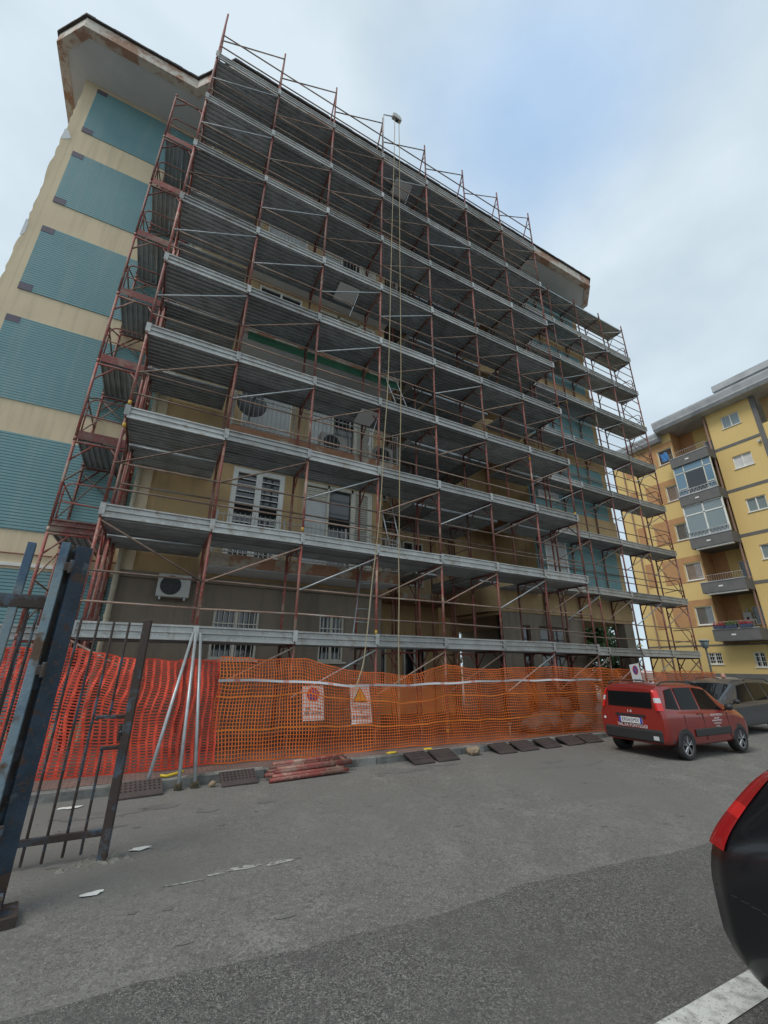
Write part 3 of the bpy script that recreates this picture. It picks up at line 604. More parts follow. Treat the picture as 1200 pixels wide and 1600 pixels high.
def rail_mesh(L_, r, m, name): return MB().tube((0, 0, 0), (L_, 0, 0), r, 6).mesh(name, m, True, False)
rm = {}
diag = {}
def add_plank(x, y, z, length, width, rz=0):
    k = (round(length, 3), round(width, 3))
    if k not in pm: pm[k] = plank_mesh(*k)
    return ob('deck_plank', pm[k], sc, (x, y, z + random.uniform(-.006, .006)), (R(random.uniform(-.7, .7)), R(random.uniform(-.25, .25)), rz + R(random.uniform(-.15, .15))))
def add_toe(x, y, z, length, rz=0, m='toe_steel', flat=False):
    k = (round(length, 3), m, flat)
    if k not in tm: tm[k] = toe_mesh(*k)
    return ob('toe_board', tm[k], sc, (x, y, z + random.uniform(-.012, .014)), (random.uniform(-.06, .05), random.uniform(-.007, .007), rz + random.uniform(-.003, .003)))
def add_rail(p, q, r=.0185, m='rust_tube', name='guard_rail'):
    p = Vector(p); q = Vector(q); d = q - p; k = (round(d.length, 3), r, m, name)
    if k not in rm: rm[k] = rail_mesh(*k)
    o = ob(name, rm[k], sc, p); o.rotation_euler = d.to_track_quat('X', 'Z').to_euler(); return o
jackm = MB().tube((0, 0, 0), (0, 0, .36), .018, 8).box(-.08, .08, -.08, .08, 0, .012).tube((0, 0, .27), (0, 0, .3), .05, 8).mesh('base_jack', 'rust_tube')
bandm = MB().tube((0, 0, 0), (0, 0, .09), TR * 1.08, 8).mesh('yellow_band', 'yellow_band', True)
def bay_run(posts, y0, depth, kmax, toe_from=1, toe_to=9, decks=None, diag_flip=()):
    for i, x in enumerate(posts):
        for k in range(1, kmax + 1):
            o = ob('frame', (fmb if k == 1 else fm)[depth], sc, (x, y0, DZ(k) - 2.0))
            if random.random() < .3: ob('paint_band', bandm, o, (0, 0, random.choice((1.75, .2, .25))))
        for y in (y0, y0 + depth):
            g0 = pz(x, y) if x < 13 else gz(x, y)
            ob('base_jack', jackm, sc, (x, y, min(g0, .12)))
    for i in range(len(posts) - 1):
        x0, x1 = posts[i], posts[i + 1]; L_ = x1 - x0
        for k in range(1, kmax + 1):
            if decks and (i, k) not in decks: continue
            z = DZ(k); w = (depth - .05) / 2
            for j in range(2): add_plank(x0 + .012, y0 + .02 + j * (w + .012), z + random.uniform(-.004, .004), L_ - .024, w)
            if toe_from <= k <= toe_to:
                add_toe(x0 + .01, y0 - TR - .004, z + .0, L_ - .02)
        for k in range(0, kmax):
            z = DZ(k + 1) - 2.0
            if k > 0:
                for h in (.52, 1.02): add_rail((x0, y0 - .01, z + h + random.uniform(-.015, .015)), (x1, y0 - .01, z + h + random.uniform(-.015, .015)))
            if (i, k) in diag_flip: add_rail((x0 + .02, y0 - .03, z + 1.9), (x1 - .02, y0 - .03, z + 1.0), .018, 'rust_tube', 'diagonal_brace')
            else: add_rail((x0 + .02, y0 - .03, z + 1.0), (x1 - .02, y0 - .03, z + 1.88), .018, random.choice(('rust_tube', 'rust_tube', 'galv_tube')), 'diagonal_brace')
            if k > 0 and k % 2 == 0: add_rail((x0, y0 + depth, z + 1.02), (x1, y0 + depth, z + 1.02))
    for x in posts:
        for k in range(toe_from, min(toe_to, kmax) + 1): ob('toe_clip', cm, sc, (x, y0 - TR - .002, DZ(k)))
X1 = [1.8 * i for i in range(8)]
bay_run(X1, 0, 1.05, 9, diag_flip={(0, 0), (0, 1)})
# top guard posts with inclined struts, rails and braces above the last deck
for i, x in enumerate(X1):
    b = MB().tube((x, 0, DZ(9)), (x, 0, 20.32 + (.1 if i == 0 else 0)), TR * .95, 8).tube((x, 0, 20.12), (x, 1.0, 18.1), TR * .8, 6).tube((x, 0, 19.7), (x, .22, 19.68), .014, 5); b.build('guard_post', 'red_oxide', sc)
    if i < 7:
        for h in (.62, 1.2): add_rail((x, -.02, 18.04 + h), (x + 1.8, -.02, 18.04 + h))
        add_rail((x, -.02, 18.04 + .9), (x + 1.8, -.02, 18.04 + 1.95), .018, 'rust_tube', 'diagonal_brace')
X2 = [12.8, 14.6, 16.4, 18.2, 20.0]
bay_run(X2, 1.05, .8, 9, toe_to=8)
for x in X2: MB().tube((x, 1.05, 18.0), (x, 1.05, 18.32), TR, 8).build('guard_post', 'red_oxide', sc)
for k in (6, 7, 8):
    for j in range(2): add_plank(11.02, 1.07 + j * .387, DZ(k), 1.77, .375)
    add_toe(11.02, 1.02 + .0, DZ(k) - .002, 1.76)
for k in range(2, 10):                      # bracket decks between the frames and the wall at both ends of the front run
    for (x0_, y_a, y_b) in ((0, 1.13, 2.08), (10.8, 1.13, 1.86)):
        w_ = (y_b - y_a) / 2
        for j in range(2): add_plank(x0_ + .012, y_a + j * (w_ + .01), DZ(k) - .03, 1.776, w_)
        add_rail((x0_, y_a - .01, DZ(k) - .07), (x0_ + 1.8, y_a - .01, DZ(k) - .07), .02, 'galv_tube', 'ledger')
for k in range(3, 10):                      # decks filling the recess
    for j in range(5): add_plank(8.1 if k % 2 else 7.1, 1.15 + j * .47, DZ(k) - .02, 2.2, .45)
# end guard frames (bent tube) at both ends
def ugate(p0, p1, z, side):
    b = MB(); a = Vector((*p0, 0)); c = Vector((*p1, 0)); d = (c - a).normalized(); L_ = (c - a).length
    Q = lambda s_, h: a + d * s_ + Vector((0, 0, z + h))
    pts = [Q(.06, .05), Q(.06, .85)] + [Q(.06 + .16 * (1 - math.cos(t)), .85 + .16 * math.sin(t)) for t in np.linspace(.3, math.pi / 2, 4)] + [Q(L_ - .06, 1.01)]
    b.path(pts, .0165, 6); b.path([Q(.06, .6), Q(L_ - .06, .55)], .0155, 6); b.path([Q(.0, .75), Q(.08, .75)], .02, 6); b.path([Q(.0, .12), Q(.08, .12)], .02, 6)
    b.build('end_guard', 'red_oxide', sc, True)
for k in range(1, 9): ugate((20.0, 1.07), (20.0, 1.83), DZ(k), 1)
for k in range(1, 9):
    add_rail((20.0, 1.08, DZ(k) - 2 + .3), (20.0, 1.82, DZ(k) - .25), .0145, 'rust_tube', 'diagonal_brace')
# left return scaffold along the side of the front block
RX0, RX1, RY0, RY1 = -.98, .02, 1.5, 2.92
for y in (RY0, RY1):
    for k in range(1, 10):
        if k == 1: b = frame_mesh(1.0, .32)
        o = ob('frame', None, sc)
        if ('r', k == 1) not in fm: fm[('r', k == 1)] = frame_mesh(1.0, .32 if k == 1 else 0).mesh('frame', 'red_oxide', True, False)
        bpy.data.objects.remove(o); ob('frame', fm[('r', k == 1)], sc, (RX1, y, DZ(k) - 2.0), (0, 0, math.pi / 2))
    for x in (RX0, RX1): ob('base_jack', jackm, sc, (x, y, pz(x, y)))
for k in range(1, 9):
    for j in range(2): add_plank(RX0 + .03 + (j + 1) * .47, RY0 + .02, DZ(k), RY1 - RY0 - .04, .455, math.pi / 2)
    if k > 1: add_toe(RX0 + .03, RY0 - .03, DZ(k), .95, 0, 'red_oxide', k > 2); ugate((RX0, RY0), (RX1, RY0), DZ(k), -1)
    else: add_toe(RX0 + .03, RY0 - .03, DZ(k), .95)
    add_rail((RX0, RY0, DZ(k) + 1.02), (RX0, RY1, DZ(k) + 1.02)); add_rail((RX0 - .02, RY0, DZ(k) - 1.0), (RX0 - .02, RY1, DZ(k) - .15), .018, 'rust_tube', 'diagonal_brace')
    add_rail((RX0 + .03, RY0 + .2, DZ(k) + .3), (RX0 + .55, RY1 - .1, DZ(k) + 1.9), .0145, 'rust_tube', 'diagonal_brace')
    add_rail((RX1, RY1, DZ(k) - 1.0), (RX0, RY1, DZ(k) - .2), .0145, 'rust_tube', 'diagonal_brace')
add_toe(-3.6, -.03 + 1.53, DZ(1), 2.6)
# spare tubes and standards clustered at the corner
for i, (x, y) in enumerate(((-.02, 1.18), (.07, 1.32), (.1, 1.62))):
    for k in range(9): b = add_rail((x + random.uniform(-.01, .01), y, .2 + 2 * k), (x + random.uniform(-.02, .02), y, 2.2 + 2 * k), TR, 'red_oxide', 'standard')
# decks inside the recess, running back from the street
for (x, s_) in ((7.12, 1), (9.35, 1)):
    for k in range(2, 9):
        for j in range(2):
            add_plank(x + .05 + (j + 1) * .4, 1.2, DZ(k), 2.4, .39, math.pi / 2)
        add_toe(x + .03, 3.58, DZ(k), 2.38, -math.pi / 2)
        add_rail((x + .02, 1.2, DZ(k) + 1), (x + .02, 3.6, DZ(k) + 1))
    for y in (2.4, 3.6):
        for k in range(1, 10):
            ob('frame', fm[.8], sc, (x + .83, y, DZ(k) - 2.0), (0, 0, math.pi / 2))

# ================================================================== THINGS ON THE SCAFFOLD AND FACADE
# hoist and its ropes
h = thing('hoist', 'pale grey rope pulley hoist on an arm above the fourth scaffold post', 'hoist')
MB().path([(5.4, -.05, 18.3), (5.4, -.05, 20.45), (5.5, -.05, 20.52), (5.78, -.06, 20.68)], .02, 8).build('arm', 'galv_tube', h, True)
b = MB(); b.extrude([(-.17, -.1), (-.17, .06), (-.05, .13), (.12, .09), (.2, -.06), (.16, -.12)], -.07, .07, lambda u, v, w: (5.93 + u, -.07 + w, 20.72 + v)); b.build('motor_housing', 'plastic_white', h)
b = MB(); b.tube((5.93, -.11, 20.62), (5.93, -.03, 20.62), .09, 14); b.build('pulley', 'iron_black', h)
def rope(pts, label, n=70):
    P_ = []; pts = [Vector(p) for p in pts]
    for a, c in zip(pts[:-1], pts[1:]):
        for k in range(n): t = k / n; P_.append(a.lerp(c, t) + Vector((math.sin(t * 9) * .008, math.cos(t * 7) * .006, 0)))
    P_.append(pts[-1]); o = MB().path(P_, .0125, 5).build('rope', 'rope', None, True); return tag(o, label, 'rope', 'ropes of the hoist')
rope([(5.85, -.1, 20.62), (5.6, -.14, 9), (5.36, -.2, 5), (4.98, -.3, 1.7), (4.72, -.42, 1.0)], 'left hoist rope, slanting towards the yellow warning sign at its foot')
rope([(6.02, -.1, 20.62), (6.0, -.13, 9), (5.86, -.2, 4), (5.82, -.25, .35)], 'right hoist rope, hanging straight down from the pulley')
def ladder(name, label, p0, p1, width, m, n):
    t = thing(name, label, 'ladder'); p0 = Vector(p0); p1 = Vector(p1); w = Vector((width / 2, 0, 0))
    for s_ in (-1, 1): MB().tube(p0 + w * s_, p1 + w * s_, .017, 6).build('stile', m, t, True)
    for i in range(n): q = p0.lerp(p1, (i + .7) / (n + .4)); MB().tube(q - w, q + w, .011, 5).build('rung', m, t, True)
    return t
ladder('ladder', 'aluminium ladder between two upper scaffold decks right of the hoist ropes', (6.55, .4, 8.06), (5.75, .55, 10.2), .36, 'aluminium', 7)
ladder('ladder', 'dark metal ladder standing below the first balcony beside the left hoist rope', (5.15, .75, .2), (5.6, .85, 4.02), .36, 'galv_tube', 12)
ladder('ladder', 'slim aluminium ladder behind the first floor balcony railing', (6.45, .8, 4.06), (6.0, .85, 6.0), .34, 'aluminium', 6)
# open hatch flaps hanging under decks
def hatch(x, z, label, w=.62):
    t = thing('deck_hatch', label, 'hatch'); b = MB(); b.extrude([(0, 0), (.55, -.10), (.555, -.08), (.005, .02)], x, x + w, lambda u, v, a: (a, .2 + u, z - .1 + v)); b.build('flap', 'soffit', t)
    MB().tube((x + w, .2, z - .12), (x + w - .25, .3, z - 1.1), .012, 6).build('stay', 'aluminium', t)
hatch(4.2, DZ(6), 'pale plywood hatch flap open under a middle deck, with a slanting stay')
hatch(6.1, DZ(9), 'grey hatch flap open under the top deck beside the hoist ropes')
hatch(5.0, DZ(4), 'grey hatch flap open above the second floor balcony', .5)
# air conditioners, dish, awning
def aircon(label, x, z, y, w=.66, hh=.5, dd=.26):
    t = thing('air_conditioner', label, 'air conditioner', 'air conditioner units on the facade', (x, y, z))
    b = MB().box(0, w, 0, dd, 0, hh); o = b.build('casing', 'plastic_white', t)
    bv = o.modifiers.new('b', 'BEVEL'); bv.width = .02; bv.segments = 2
    q = MB().disc((w * .4, -.004, hh * .5), (0, -1, 0), hh * .42, 26).build('fan_opening', 'iron_black', t)
    q = MB()
    for k in range(5): q.disc((w * .4, -.012, hh * .5), (0, -1, 0), hh * (.42 - .075 * k), 26, 0, hh * (.405 - .075 * k))
    for k in range(4): a = k * math.pi / 4; q.tube((w * .4 - math.cos(a) * hh * .42, -.012, hh * .5 - math.sin(a) * hh * .42), (w * .4 + math.cos(a) * hh * .42, -.012, hh * .5 + math.sin(a) * hh * .42), .005, 4)
    q.build('grille', 'plastic_grey', t)
    MB().box(w * .1, w * .16, .02, dd + .1, -.06, 0).box(w * .84, w * .9, .02, dd + .1, -.06, 0).build('bracket', 'galv_tube', t)
aircon('white air conditioner on the dark ground floor wall behind the second scaffold post', 1.05, 2.98, 1.9)
aircon('white air conditioner on the second floor balcony beside the roller shutter', 4.35, 7.16, 1.45, .8, .58, .3)
aircon('white air conditioner at the right end of the second floor balcony', 6.05, 7.12, 1.4, .55, .6, .3)
aircon('small white air conditioner under the upper balcony near the roof', 4.6, 16.42, 1.6, .6, .5, .3)
t = thing('satellite_dish', 'dark satellite dish behind the second floor balcony railing', 'satellite dish', loc=(2.42, 1.5, 7.95))
b = MB(); rings = [(.38 * i / 6, .10 * (i / 6) ** 2) for i in range(7)]; nn = 26
b.add([(math.cos(2 * math.pi * j / nn) * r_, -d_, math.sin(2 * math.pi * j / nn) * r_) for r_, d_ in rings for j in range(nn)], [(i * nn + j, i * nn + (j + 1) % nn, (i + 1) * nn + (j + 1) % nn, (i + 1) * nn + j) for i in range(6) for j in range(nn)])
b.build('dish', 'plastic_grey', t, True); MB().tube((0, .02, 0), (0, .1, -.85), .025, 8).build('mast', 'galv_tube', t); MB().tube((0, -.05, -.3), (0, -.42, -.02), .012, 6).tube((0, -.46, -.02), (0, -.38, -.02), .03, 8).build('receiver_arm', 'plastic_grey', t)
t = thing('awning', 'long green rolled awning along the edge of the third floor balcony', 'awning')
b = MB().tube((2.05, 1.10, 9.86), (6.6, 1.10, 9.86), .055, 10); b.build('roll', 'awning_green', t, True); b = MB().box(2.05, 6.6, 1.075, 1.085, 9.66, 9.83); b.build('valance', 'awning_green', t)

# ================================================================== NETTING, TAPE, SIGNS
def netting(name, label, xs_top, base, yfun, cell, strand_v, strand_h, m, x0, x1, group=None, fold=.05, band_rows=(), seed=1, red=False):
    rnd = random.Random(seed); X_ = [p[0] for p in xs_top]; Z_ = [p[1] for p in xs_top]
    ph = [rnd.uniform(0, 6.28) for _ in range(6)]
    def surf(x, t):
        zt = np.interp(x, X_, Z_); zb = base(x); z = zb + (zt - zb) * t
        y = yfun(x, t) + fold * (math.sin(x * 2.1 + ph[0] + 2.0 * t) * .6 + math.sin(x * 4.9 + ph[1] - 3 * t) * .35 + math.sin(x * 9.7 + ph[2]) * .18) * (.35 + .65 * abs(math.sin(t * 2.6 + .3))) - .03 * math.sin(t * 3.1)
        z += .012 * math.sin(x * 1.3 + ph[3] + 5 * t) + .007 * math.sin(x * 7.7 + ph[4] + 9 * t) * (1 - abs(2 * t - 1) * .4)
        nv = mnoise.noise_vector(Vector((x * 1.1 + seed, t * 2.2, 3.3))) * .06 + mnoise.noise_vector(Vector((x * 3.3 + seed, t * 5.5, 7.1))) * .028 + mnoise.noise_vector(Vector((x * 9 + seed, t * 13, 1.1))) * .010
        kz = (1.6 if red else 1.0) * (.35 + .65 * t)
        return Vector((x + nv.x * .8 * kz + .02 * math.sin(6 * t + ph[5] + x * 1.3), y + nv.y * 1.6 * kz, z + nv.z * .75 * kz))
    nx = int((x1 - x0) / cell[0]); nz = int(1.5 / cell[1])
    G = [[surf(x0 + (x1 - x0) * i / nx, j / nz) for j in range(nz + 1)] for i in range(nx + 1)]
    b = MB(); th = Vector((0, .004, 0))
    for i in range(nx + 1):
        w = strand_v * (1 + rnd.uniform(-.2, .25)) / 2
        for j in range(nz):
            p, q = G[i][j], G[i][j + 1]
            b.add([p - Vector((w, 0, 0)), p + Vector((w, 0, 0)), q + Vector((w, 0, 0)), q - Vector((w, 0, 0))], [(0, 1, 2, 3)])
    for j in range(nz + 1):
        w = strand_h / 2 * (1.6 if j in (0, nz) else 1); mi = 0
        if j in band_rows: w = .014; mi = 1
        for i in range(nx):
            p, q = G[i][j] - th, G[i + 1][j] - th
            b.add([p - Vector((0, 0, w)), q - Vector((0, 0, w)), q + Vector((0, 0, w)), p + Vector((0, 0, w))], [(0, 1, 2, 3)], mi)
    o = b.build(name, [m, 'net_band'], None, recalc=False); return tag(o, label, 'netting', group)
netting('barrier_net', 'red-orange slotted plastic barrier net behind the rusty gate', [(-6, 1.8), (-.66, 1.8), (.2, 1.78), (1.2, 1.68), (2.3, 1.66)], lambda x: pz(x, ynet(x)) + .02, ynet, (.105, .036), .034, .017, 'net_red', -6.2, 2.3, fold=.13, seed=3, red=True)
netting('barrier_net', 'long orange fine mesh barrier net along the scaffold foot, with two signs', [(2.2, 1.72), (3.0, 1.68), (3.73, 1.72), (4.4, 1.6), (5.2, 1.5), (5.93, 1.4), (6.4, 1.45), (7.1, 1.62), (8.0, 1.55), (9.8, 1.62), (12.4, 1.58)], lambda x: pz(x, ynet(x)) + .02, ynet, (.052, .052), .0128, .0128, 'net_orange', 2.25, 12.45, fold=.07, band_rows=(8, 17), seed=5)
netting('barrier_net', 'orange mesh barrier net at the far right behind the red car', [(12.4, 1.58), (16, 1.5), (20.2, 1.5)], lambda x: gz(x, .5) + .02, lambda x, t=0.: -.1 + .1 * (x - 12.4), (.06, .06), .014, .014, 'net_orange', 12.4, 20.2, fold=.08, band_rows=(7, 14), seed=8)
tp = MB(); pts = []
for i in range(121):
    x = 2.25 + i * (12.3 - 2.25) / 120; z = np.interp(x, [2.25, 3.6, 4.7, 6, 8.5, 12.3], [1.36, 1.33, 1.24, 1.235, 1.30, 1.30]) + .008 * math.sin(x * 5); pts.append((x, ynet(x, .8) - .1 - .012 * math.sin(x * 3), z))
for p, q in zip(pts[:-1], pts[1:]): tp.add([(p[0], p[1], p[2] - .02), (q[0], q[1], q[2] - .02), (q[0], q[1] + .012 * math.sin(q[0] * 2), q[2] + .02), (p[0], p[1] + .012 * math.sin(p[0] * 2), p[2] + .02)], [(0, 1, 2, 3)])
tag(tp.build('barrier_tape', 'tape', recalc=False), 'white and red barrier tape stretched along the orange net', 'tape')
def signboard(name, label, x0, z1, w, hgt, y, kind, lines, rz=0.0, tilt=0.0):
    t = thing(name, label, 'sign', None, (x0 + w / 2, y, z1 - hgt / 2), rz); t.rotation_euler = (R(-13) if abs(tilt) < .01 else 0, tilt, rz)
    MB().box(-w / 2, w / 2, 0, .006, -hgt / 2, hgt / 2).build('panel', 'sign_white', t)
    if kind == 'parking':
        r_ = w * .29; zc = hgt * .24
        MB().disc((0, -.002, zc), (0, -1, 0), r_, 32).build('red_disc', 'sign_red', t); MB().disc((0, -.004, zc), (0, -1, 0), r_ * .78, 32).build('blue_disc', 'sign_blue', t)
        a = MB(); d = r_ * .62; e = r_ * .1; a.add([(-d - e, -.006, zc + d - e), (-d + e, -.006, zc + d + e), (d + e, -.006, zc - d + e), (d - e, -.006, zc - d - e)], [(0, 1, 2, 3)]); a.build('slash', 'sign_red', t)
    else:
        zc = hgt * .2; s_ = w * .37
        MB().add([(-s_, -.002, zc - s_ * .75), (s_, -.002, zc - s_ * .75), (0, -.002, zc + s_ * 1.0)], [(0, 1, 2)]).build('black_triangle', 'sign_black', t)
        s2 = s_ * .82; MB().add([(-s2, -.004, zc - s_ * .64), (s2, -.004, zc - s_ * .64), (0, -.004, zc + s_ * .78)], [(0, 1, 2)]).build('yellow_triangle', 'sign_yellow', t)
        MB().box(-.013, .013, -.008, -.005, zc - s_ * .2, zc + s_ * .4).box(-.013, .013, -.008, -.005, zc - s_ * .5, zc - s_ * .33).build('exclamation_mark', 'sign_black', t)
    for (s_, zz, size, width) in lines:
        text(s_, size, 'sign_black', 'lettering', t, Matrix.Translation((0, -.004, zz)) @ Matrix.Rotation(R(90), 4, 'X'), width=width)
    return t
signboard('no_parking_sign', 'white no-parking sign behind the orange net, left of the yellow warning sign', 3.78, 1.25, .42, .60, ynet(3.8, .55) + .07, 'parking', [('DAL        AL', -.1, .06, .3), ('PER LAVORI', -.18, .07, .33)])
signboard('warning_sign', 'white sign with yellow warning triangle and black lettering behind the net', 4.76, 1.27, .44, .72, ynet(4.8, .55) + .07, 'warning', [('PONTEGGIO', -.08, .085, .36), ('IN', -.16, .05, None), ('ALLESTIMENTO', -.25, .085, .38)])
signboard('no_parking_sign', 'tilted white no-parking sign above the roof of the red car', 13.83, 1.72, .46, .66, -.12, 'parking', [('DAL   AL', -.12, .07, .3), ('PER LAVORI', -.22, .075, .36)], tilt=R(-6))

# ================================================================== STREET LEVEL THINGS
# leaning galvanised tubes
for i, (fx, fy, tx, ty, lab) in enumerate(((1.39, -1.2, 1.76, -.12, 'leftmost of three galvanised tubes leaning on the scaffold, its foot set widest'), (1.78, -1.28, 1.8, -.16, 'middle of the three galvanised tubes leaning on the scaffold'), (1.99, -1.25, 1.88, -.13, 'rightmost of the three galvanised tubes leaning on the scaffold'))):
    t = thing('leaning_tube', lab, 'tube', 'galvanised tubes leaning on the scaffold')
    a = Vector((fx, fy, gz(fx, fy) + .04)); c = Vector((tx, ty, 2.12)); MB().tube(a, c, .025, 10).build('tube', 'galv_tube', t, True)
    cl = MB().tube(a - Vector((.05, 0, .01)), a + Vector((.05, 0, -.01)), .03, 7).tube(a - Vector((0, .05, 0)), a + Vector((.02, .05, .03)), .028, 7).box(a.x - .04, a.x + .04, a.y - .035, a.y + .035, a.z - .035, a.z + .035); cl.build('coupler', 'brass', t)
# pile of spare red frames
pile_labels = ['lowest red scaffold frame in the pile on the kerb', 'second red scaffold frame from the bottom of the pile on the kerb', 'third red scaffold frame from the bottom of the pile on the kerb', 'topmost red scaffold frame in the pile on the kerb']
for i in range(4):
    t = thing('spare_frame', pile_labels[i], 'scaffold frame', 'pile of spare scaffold frames', (2.98 + .05 * i, ykerb(3) - .34 + .055 * i, gz(3, -1.2) + .03 + .034 * i), R(6 + random.uniform(-2.5, 2.5)))
    t.rotation_euler.x = R(9); L_ = 1.25 + random.uniform(-.1, .12)
    for yy in (0, .2): MB().tube((0, yy, 0), (L_, yy + random.uniform(-.03, .03), 0), .032, 8).build('post', 'red_oxide', t, True)
    MB().tube((L_ * .93, 0, 0), (L_ * .93, .2, 0), .025, 6).build('crossbar', 'red_oxide', t, True)
    for k in range(3): MB().tube((L_ * (.3 + .2 * k), 0, 0), (L_ * (.45 + .2 * k), .2, 0), .015, 5).build('brace', 'red_oxide', t, True)
# kerb ramps
ramps = [(1.3, .52), (2.56, .5), (5.78, .46), (6.36, .5), (7.95, .5), (8.62, .55), (9.4, .55), (10.25, .62), (11.0, .6)]
for i, (x, w) in enumerate(ramps):
    rl_ = ['leftmost kerb ramp plate, under the foot of the leaning tubes', 'kerb ramp plate between the leaning tubes and the pile of frames', 'first kerb ramp plate right of the pile of frames', 'second kerb ramp plate right of the pile of frames', 'kerb ramp plate just right of the brown stone', 'fourth kerb ramp plate counted back from the red car', 'third kerb ramp plate counted back from the red car', 'second kerb ramp plate counted back from the red car', 'kerb ramp plate nearest the red car'][i]
    yk = ykerb(x); g0 = gz(x, yk); dep = .26 if i < 2 else .36
    t = thing('kerb_ramp', rl_, 'ramp', 'ramp plates along the kerb', (x, yk, g0), R(4.8 + random.uniform(-3, 3)))
    b = MB(); pr_ = [(.02, .13), (-.03, .15), (-dep * .5, .1), (-dep, .018), (-dep, .0), (-dep * .5, .07), (-.03, .12)]
    b.extrude(pr_, -w / 2, w / 2, lambda u, v, a: (a, u, v)); b.build('plate', 'ramp_rubber', t)
    rb = MB()
    for k in range(9):
        a = -w / 2 + .04 + k * (w - .08) / 8
        for q in range(4): yy = -.05 - q * (dep - .1) / 4; zz = np.interp(-yy, [.03, dep * .5, dep], [.15, .1, .018]); rb.box(a - .01, a + .01, yy - .018, yy, zz - .004, zz + .006)
    rb.build('tread_studs', 'ramp_rubber', t)['kind'] = 'stuff'
# stone, litter, rubble sacks
def lump(name, label, cat, c, r, m, group=None, sq=(1, 1, 1), seed=0, sub=2):
    rnd = random.Random(seed); b = bmesh.new(); bmesh.ops.create_icosphere(b, subdivisions=sub, radius=1)
    for v in b.verts:
        k = 1 + rnd.uniform(-.18, .18) + .12 * math.sin(v.co.x * 4 + seed) * math.cos(v.co.y * 3 + seed)
        v.co = Vector((v.co.x * sq[0], v.co.y * sq[1], max(v.co.z, -.55) * sq[2])) * k * r
    me = bpy.data.meshes.new(name); b.to_mesh(me); b.free(); me.materials.append(MATS[m]); o = ob(name, me, None, c); return tag(o, label, cat, group)
lump('stone', 'brown stone lying at the kerb between two groups of ramp plates', 'stone', (7.2, ykerb(7.2) - .12, gz(7.2, -.8) + .06), .12, 'stone', sq=(1.3, .9, .75), seed=4)
for i, (x, y, z, r_, lab) in enumerate(((10.2, .35, .0, .34, 'left one of the pale sacks behind the orange net'), (10.95, .45, .05, .42, 'large pale sack in the middle behind the orange net'), (11.7, .3, .0, .36, 'right one of the pale sacks beside the red car'), (11.2, .35, .45, .27, 'small pale sack on top of the others behind the net'))):
    o = lump('rubble_sack', lab, 'sack', (x, y, pz(x, y) + .15 + z), r_, 'sack', 'rubble sacks behind the net', sq=(1.35, .8, .75), seed=10 + i, sub=3); o.data.polygons.foreach_set('use_smooth', [True] * len(o.data.polygons))
for (x, y, s_, lab, m) in ((1.36, -3.2, .075, 'white torn paper on the road right of the gate foot', 'paper'), (1.05, -3.95, .07, 'pale torn paper on the road nearest the camera', 'paper'), (.62, -1.6, .09, 'crumpled white paper by the kerb behind the gate', 'paper')):
    b = MB(); pts = [(p[0], p[1]) for p in blob(0, 0, s_ * 1.25, s_ * .55, 11, .42)]
    b.add([(u, v, .003 + .008 * random.random()) for u, v in pts] + [(0, 0, .01)], [(i, (i + 1) % 11, 11) for i in range(11)]); o = b.build('paper_scrap', m, recalc=False); o.location = (x, y, gz(x, y) + .002); tag(o, lab, 'paper')
b = MB().path([(1.55, ykerb(1.6) + .12, pz(1.6, -1.1) + .03), (1.62, ykerb(1.6) + .1, pz(1.6, -1.1) + .02), (1.72, ykerb(1.7) + .13, pz(1.7, -1.1) + .03), (1.84, ykerb(1.8) + .15, pz(1.8, -1.1) + .05)], .018, 7); tag(b.build('yellow_strap', 'plastic_yellow', None, True), 'bent yellow plastic strap on the kerb between the leaning tubes', 'strap')
for i, (x, lab) in enumerate(((3.55, 'orange-yellow rag on the kerb behind the pile of frames'), (5.4, 'orange-yellow rag on the kerb edge under the warning sign'), (6.25, 'orange-yellow rag on the kerb edge beside the second ramp pair'))):
    o = lump('rag', lab, 'rag', (x, ykerb(x) + .16, pz(x, ykerb(x)) + .012), .1, 'plastic_yellow', 'rags along the kerb', sq=(1.1, .5, .18), seed=30 + i)
tag(lump('broken_bottle', 'small brown and white rubbish lump beside the second ramp plate', 'rubbish', (2.22, ykerb(2.2) - .14, gz(2.2, -1.2) + .03), .05, 'stone', sq=(1, .8, .9), seed=41))
gp_ = MB(); rr2 = random.Random(3)
for i in range(420):
    x, y = rr2.uniform(-2, 12), rr2.uniform(-5.1, -1.3); s_ = rr2.uniform(.004, .014); z = gz(x, y)
    gp_.add([(x - s_, y - s_ * .6, z), (x + s_, y - s_ * .5, z), (x + s_ * .4, y + s_, z), (x, y, z + s_ * .9)], [(0, 1, 3), (1, 2, 3), (2, 0, 3)])
tag(gp_.build('road_grit', 'concrete_lump', recalc=False), 'scattered pale grit on the grey road', 'grit', kind='stuff')

# ================================================================== GATE (left foreground)
gt = thing('gate', 'rusty blue steel gate leaf with a thick beam post in the left foreground', 'gate', loc=(.41, -4.12, 0))
def rbox(b, cx, cy, a, x0, x1, y0, y1, z0, z1):
    ca, sa = math.cos(a), math.sin(a); b.box(x0, x1, y0, y1, z0, z1, lambda x, y, z: (cx + x * ca - y * sa, cy + x * sa + y * ca, z)); return b
g0 = gz(.55, -4.05)
b = MB(); rbox(b, -.062, .03, R(4), -.03, .03, -.05, .09, g0 + .03, 2.56); b.build('beam_flange', 'gate_pale', gt)  # paler blue paints the light falling on this left flange
b = MB(); rbox(b, -.02, .10, R(10), -.06, .10, -.012, .012, g0 + .03, 2.53); b.build('beam_web', 'gate_rust', gt)  # dark rust brown also paints the shade between the flanges
b = MB(); rbox(b, .07, .05, R(28), -.065, .055, -.02, .03, g0 + .03, 2.55); b.build('beam_flange', 'gate_blue', gt)
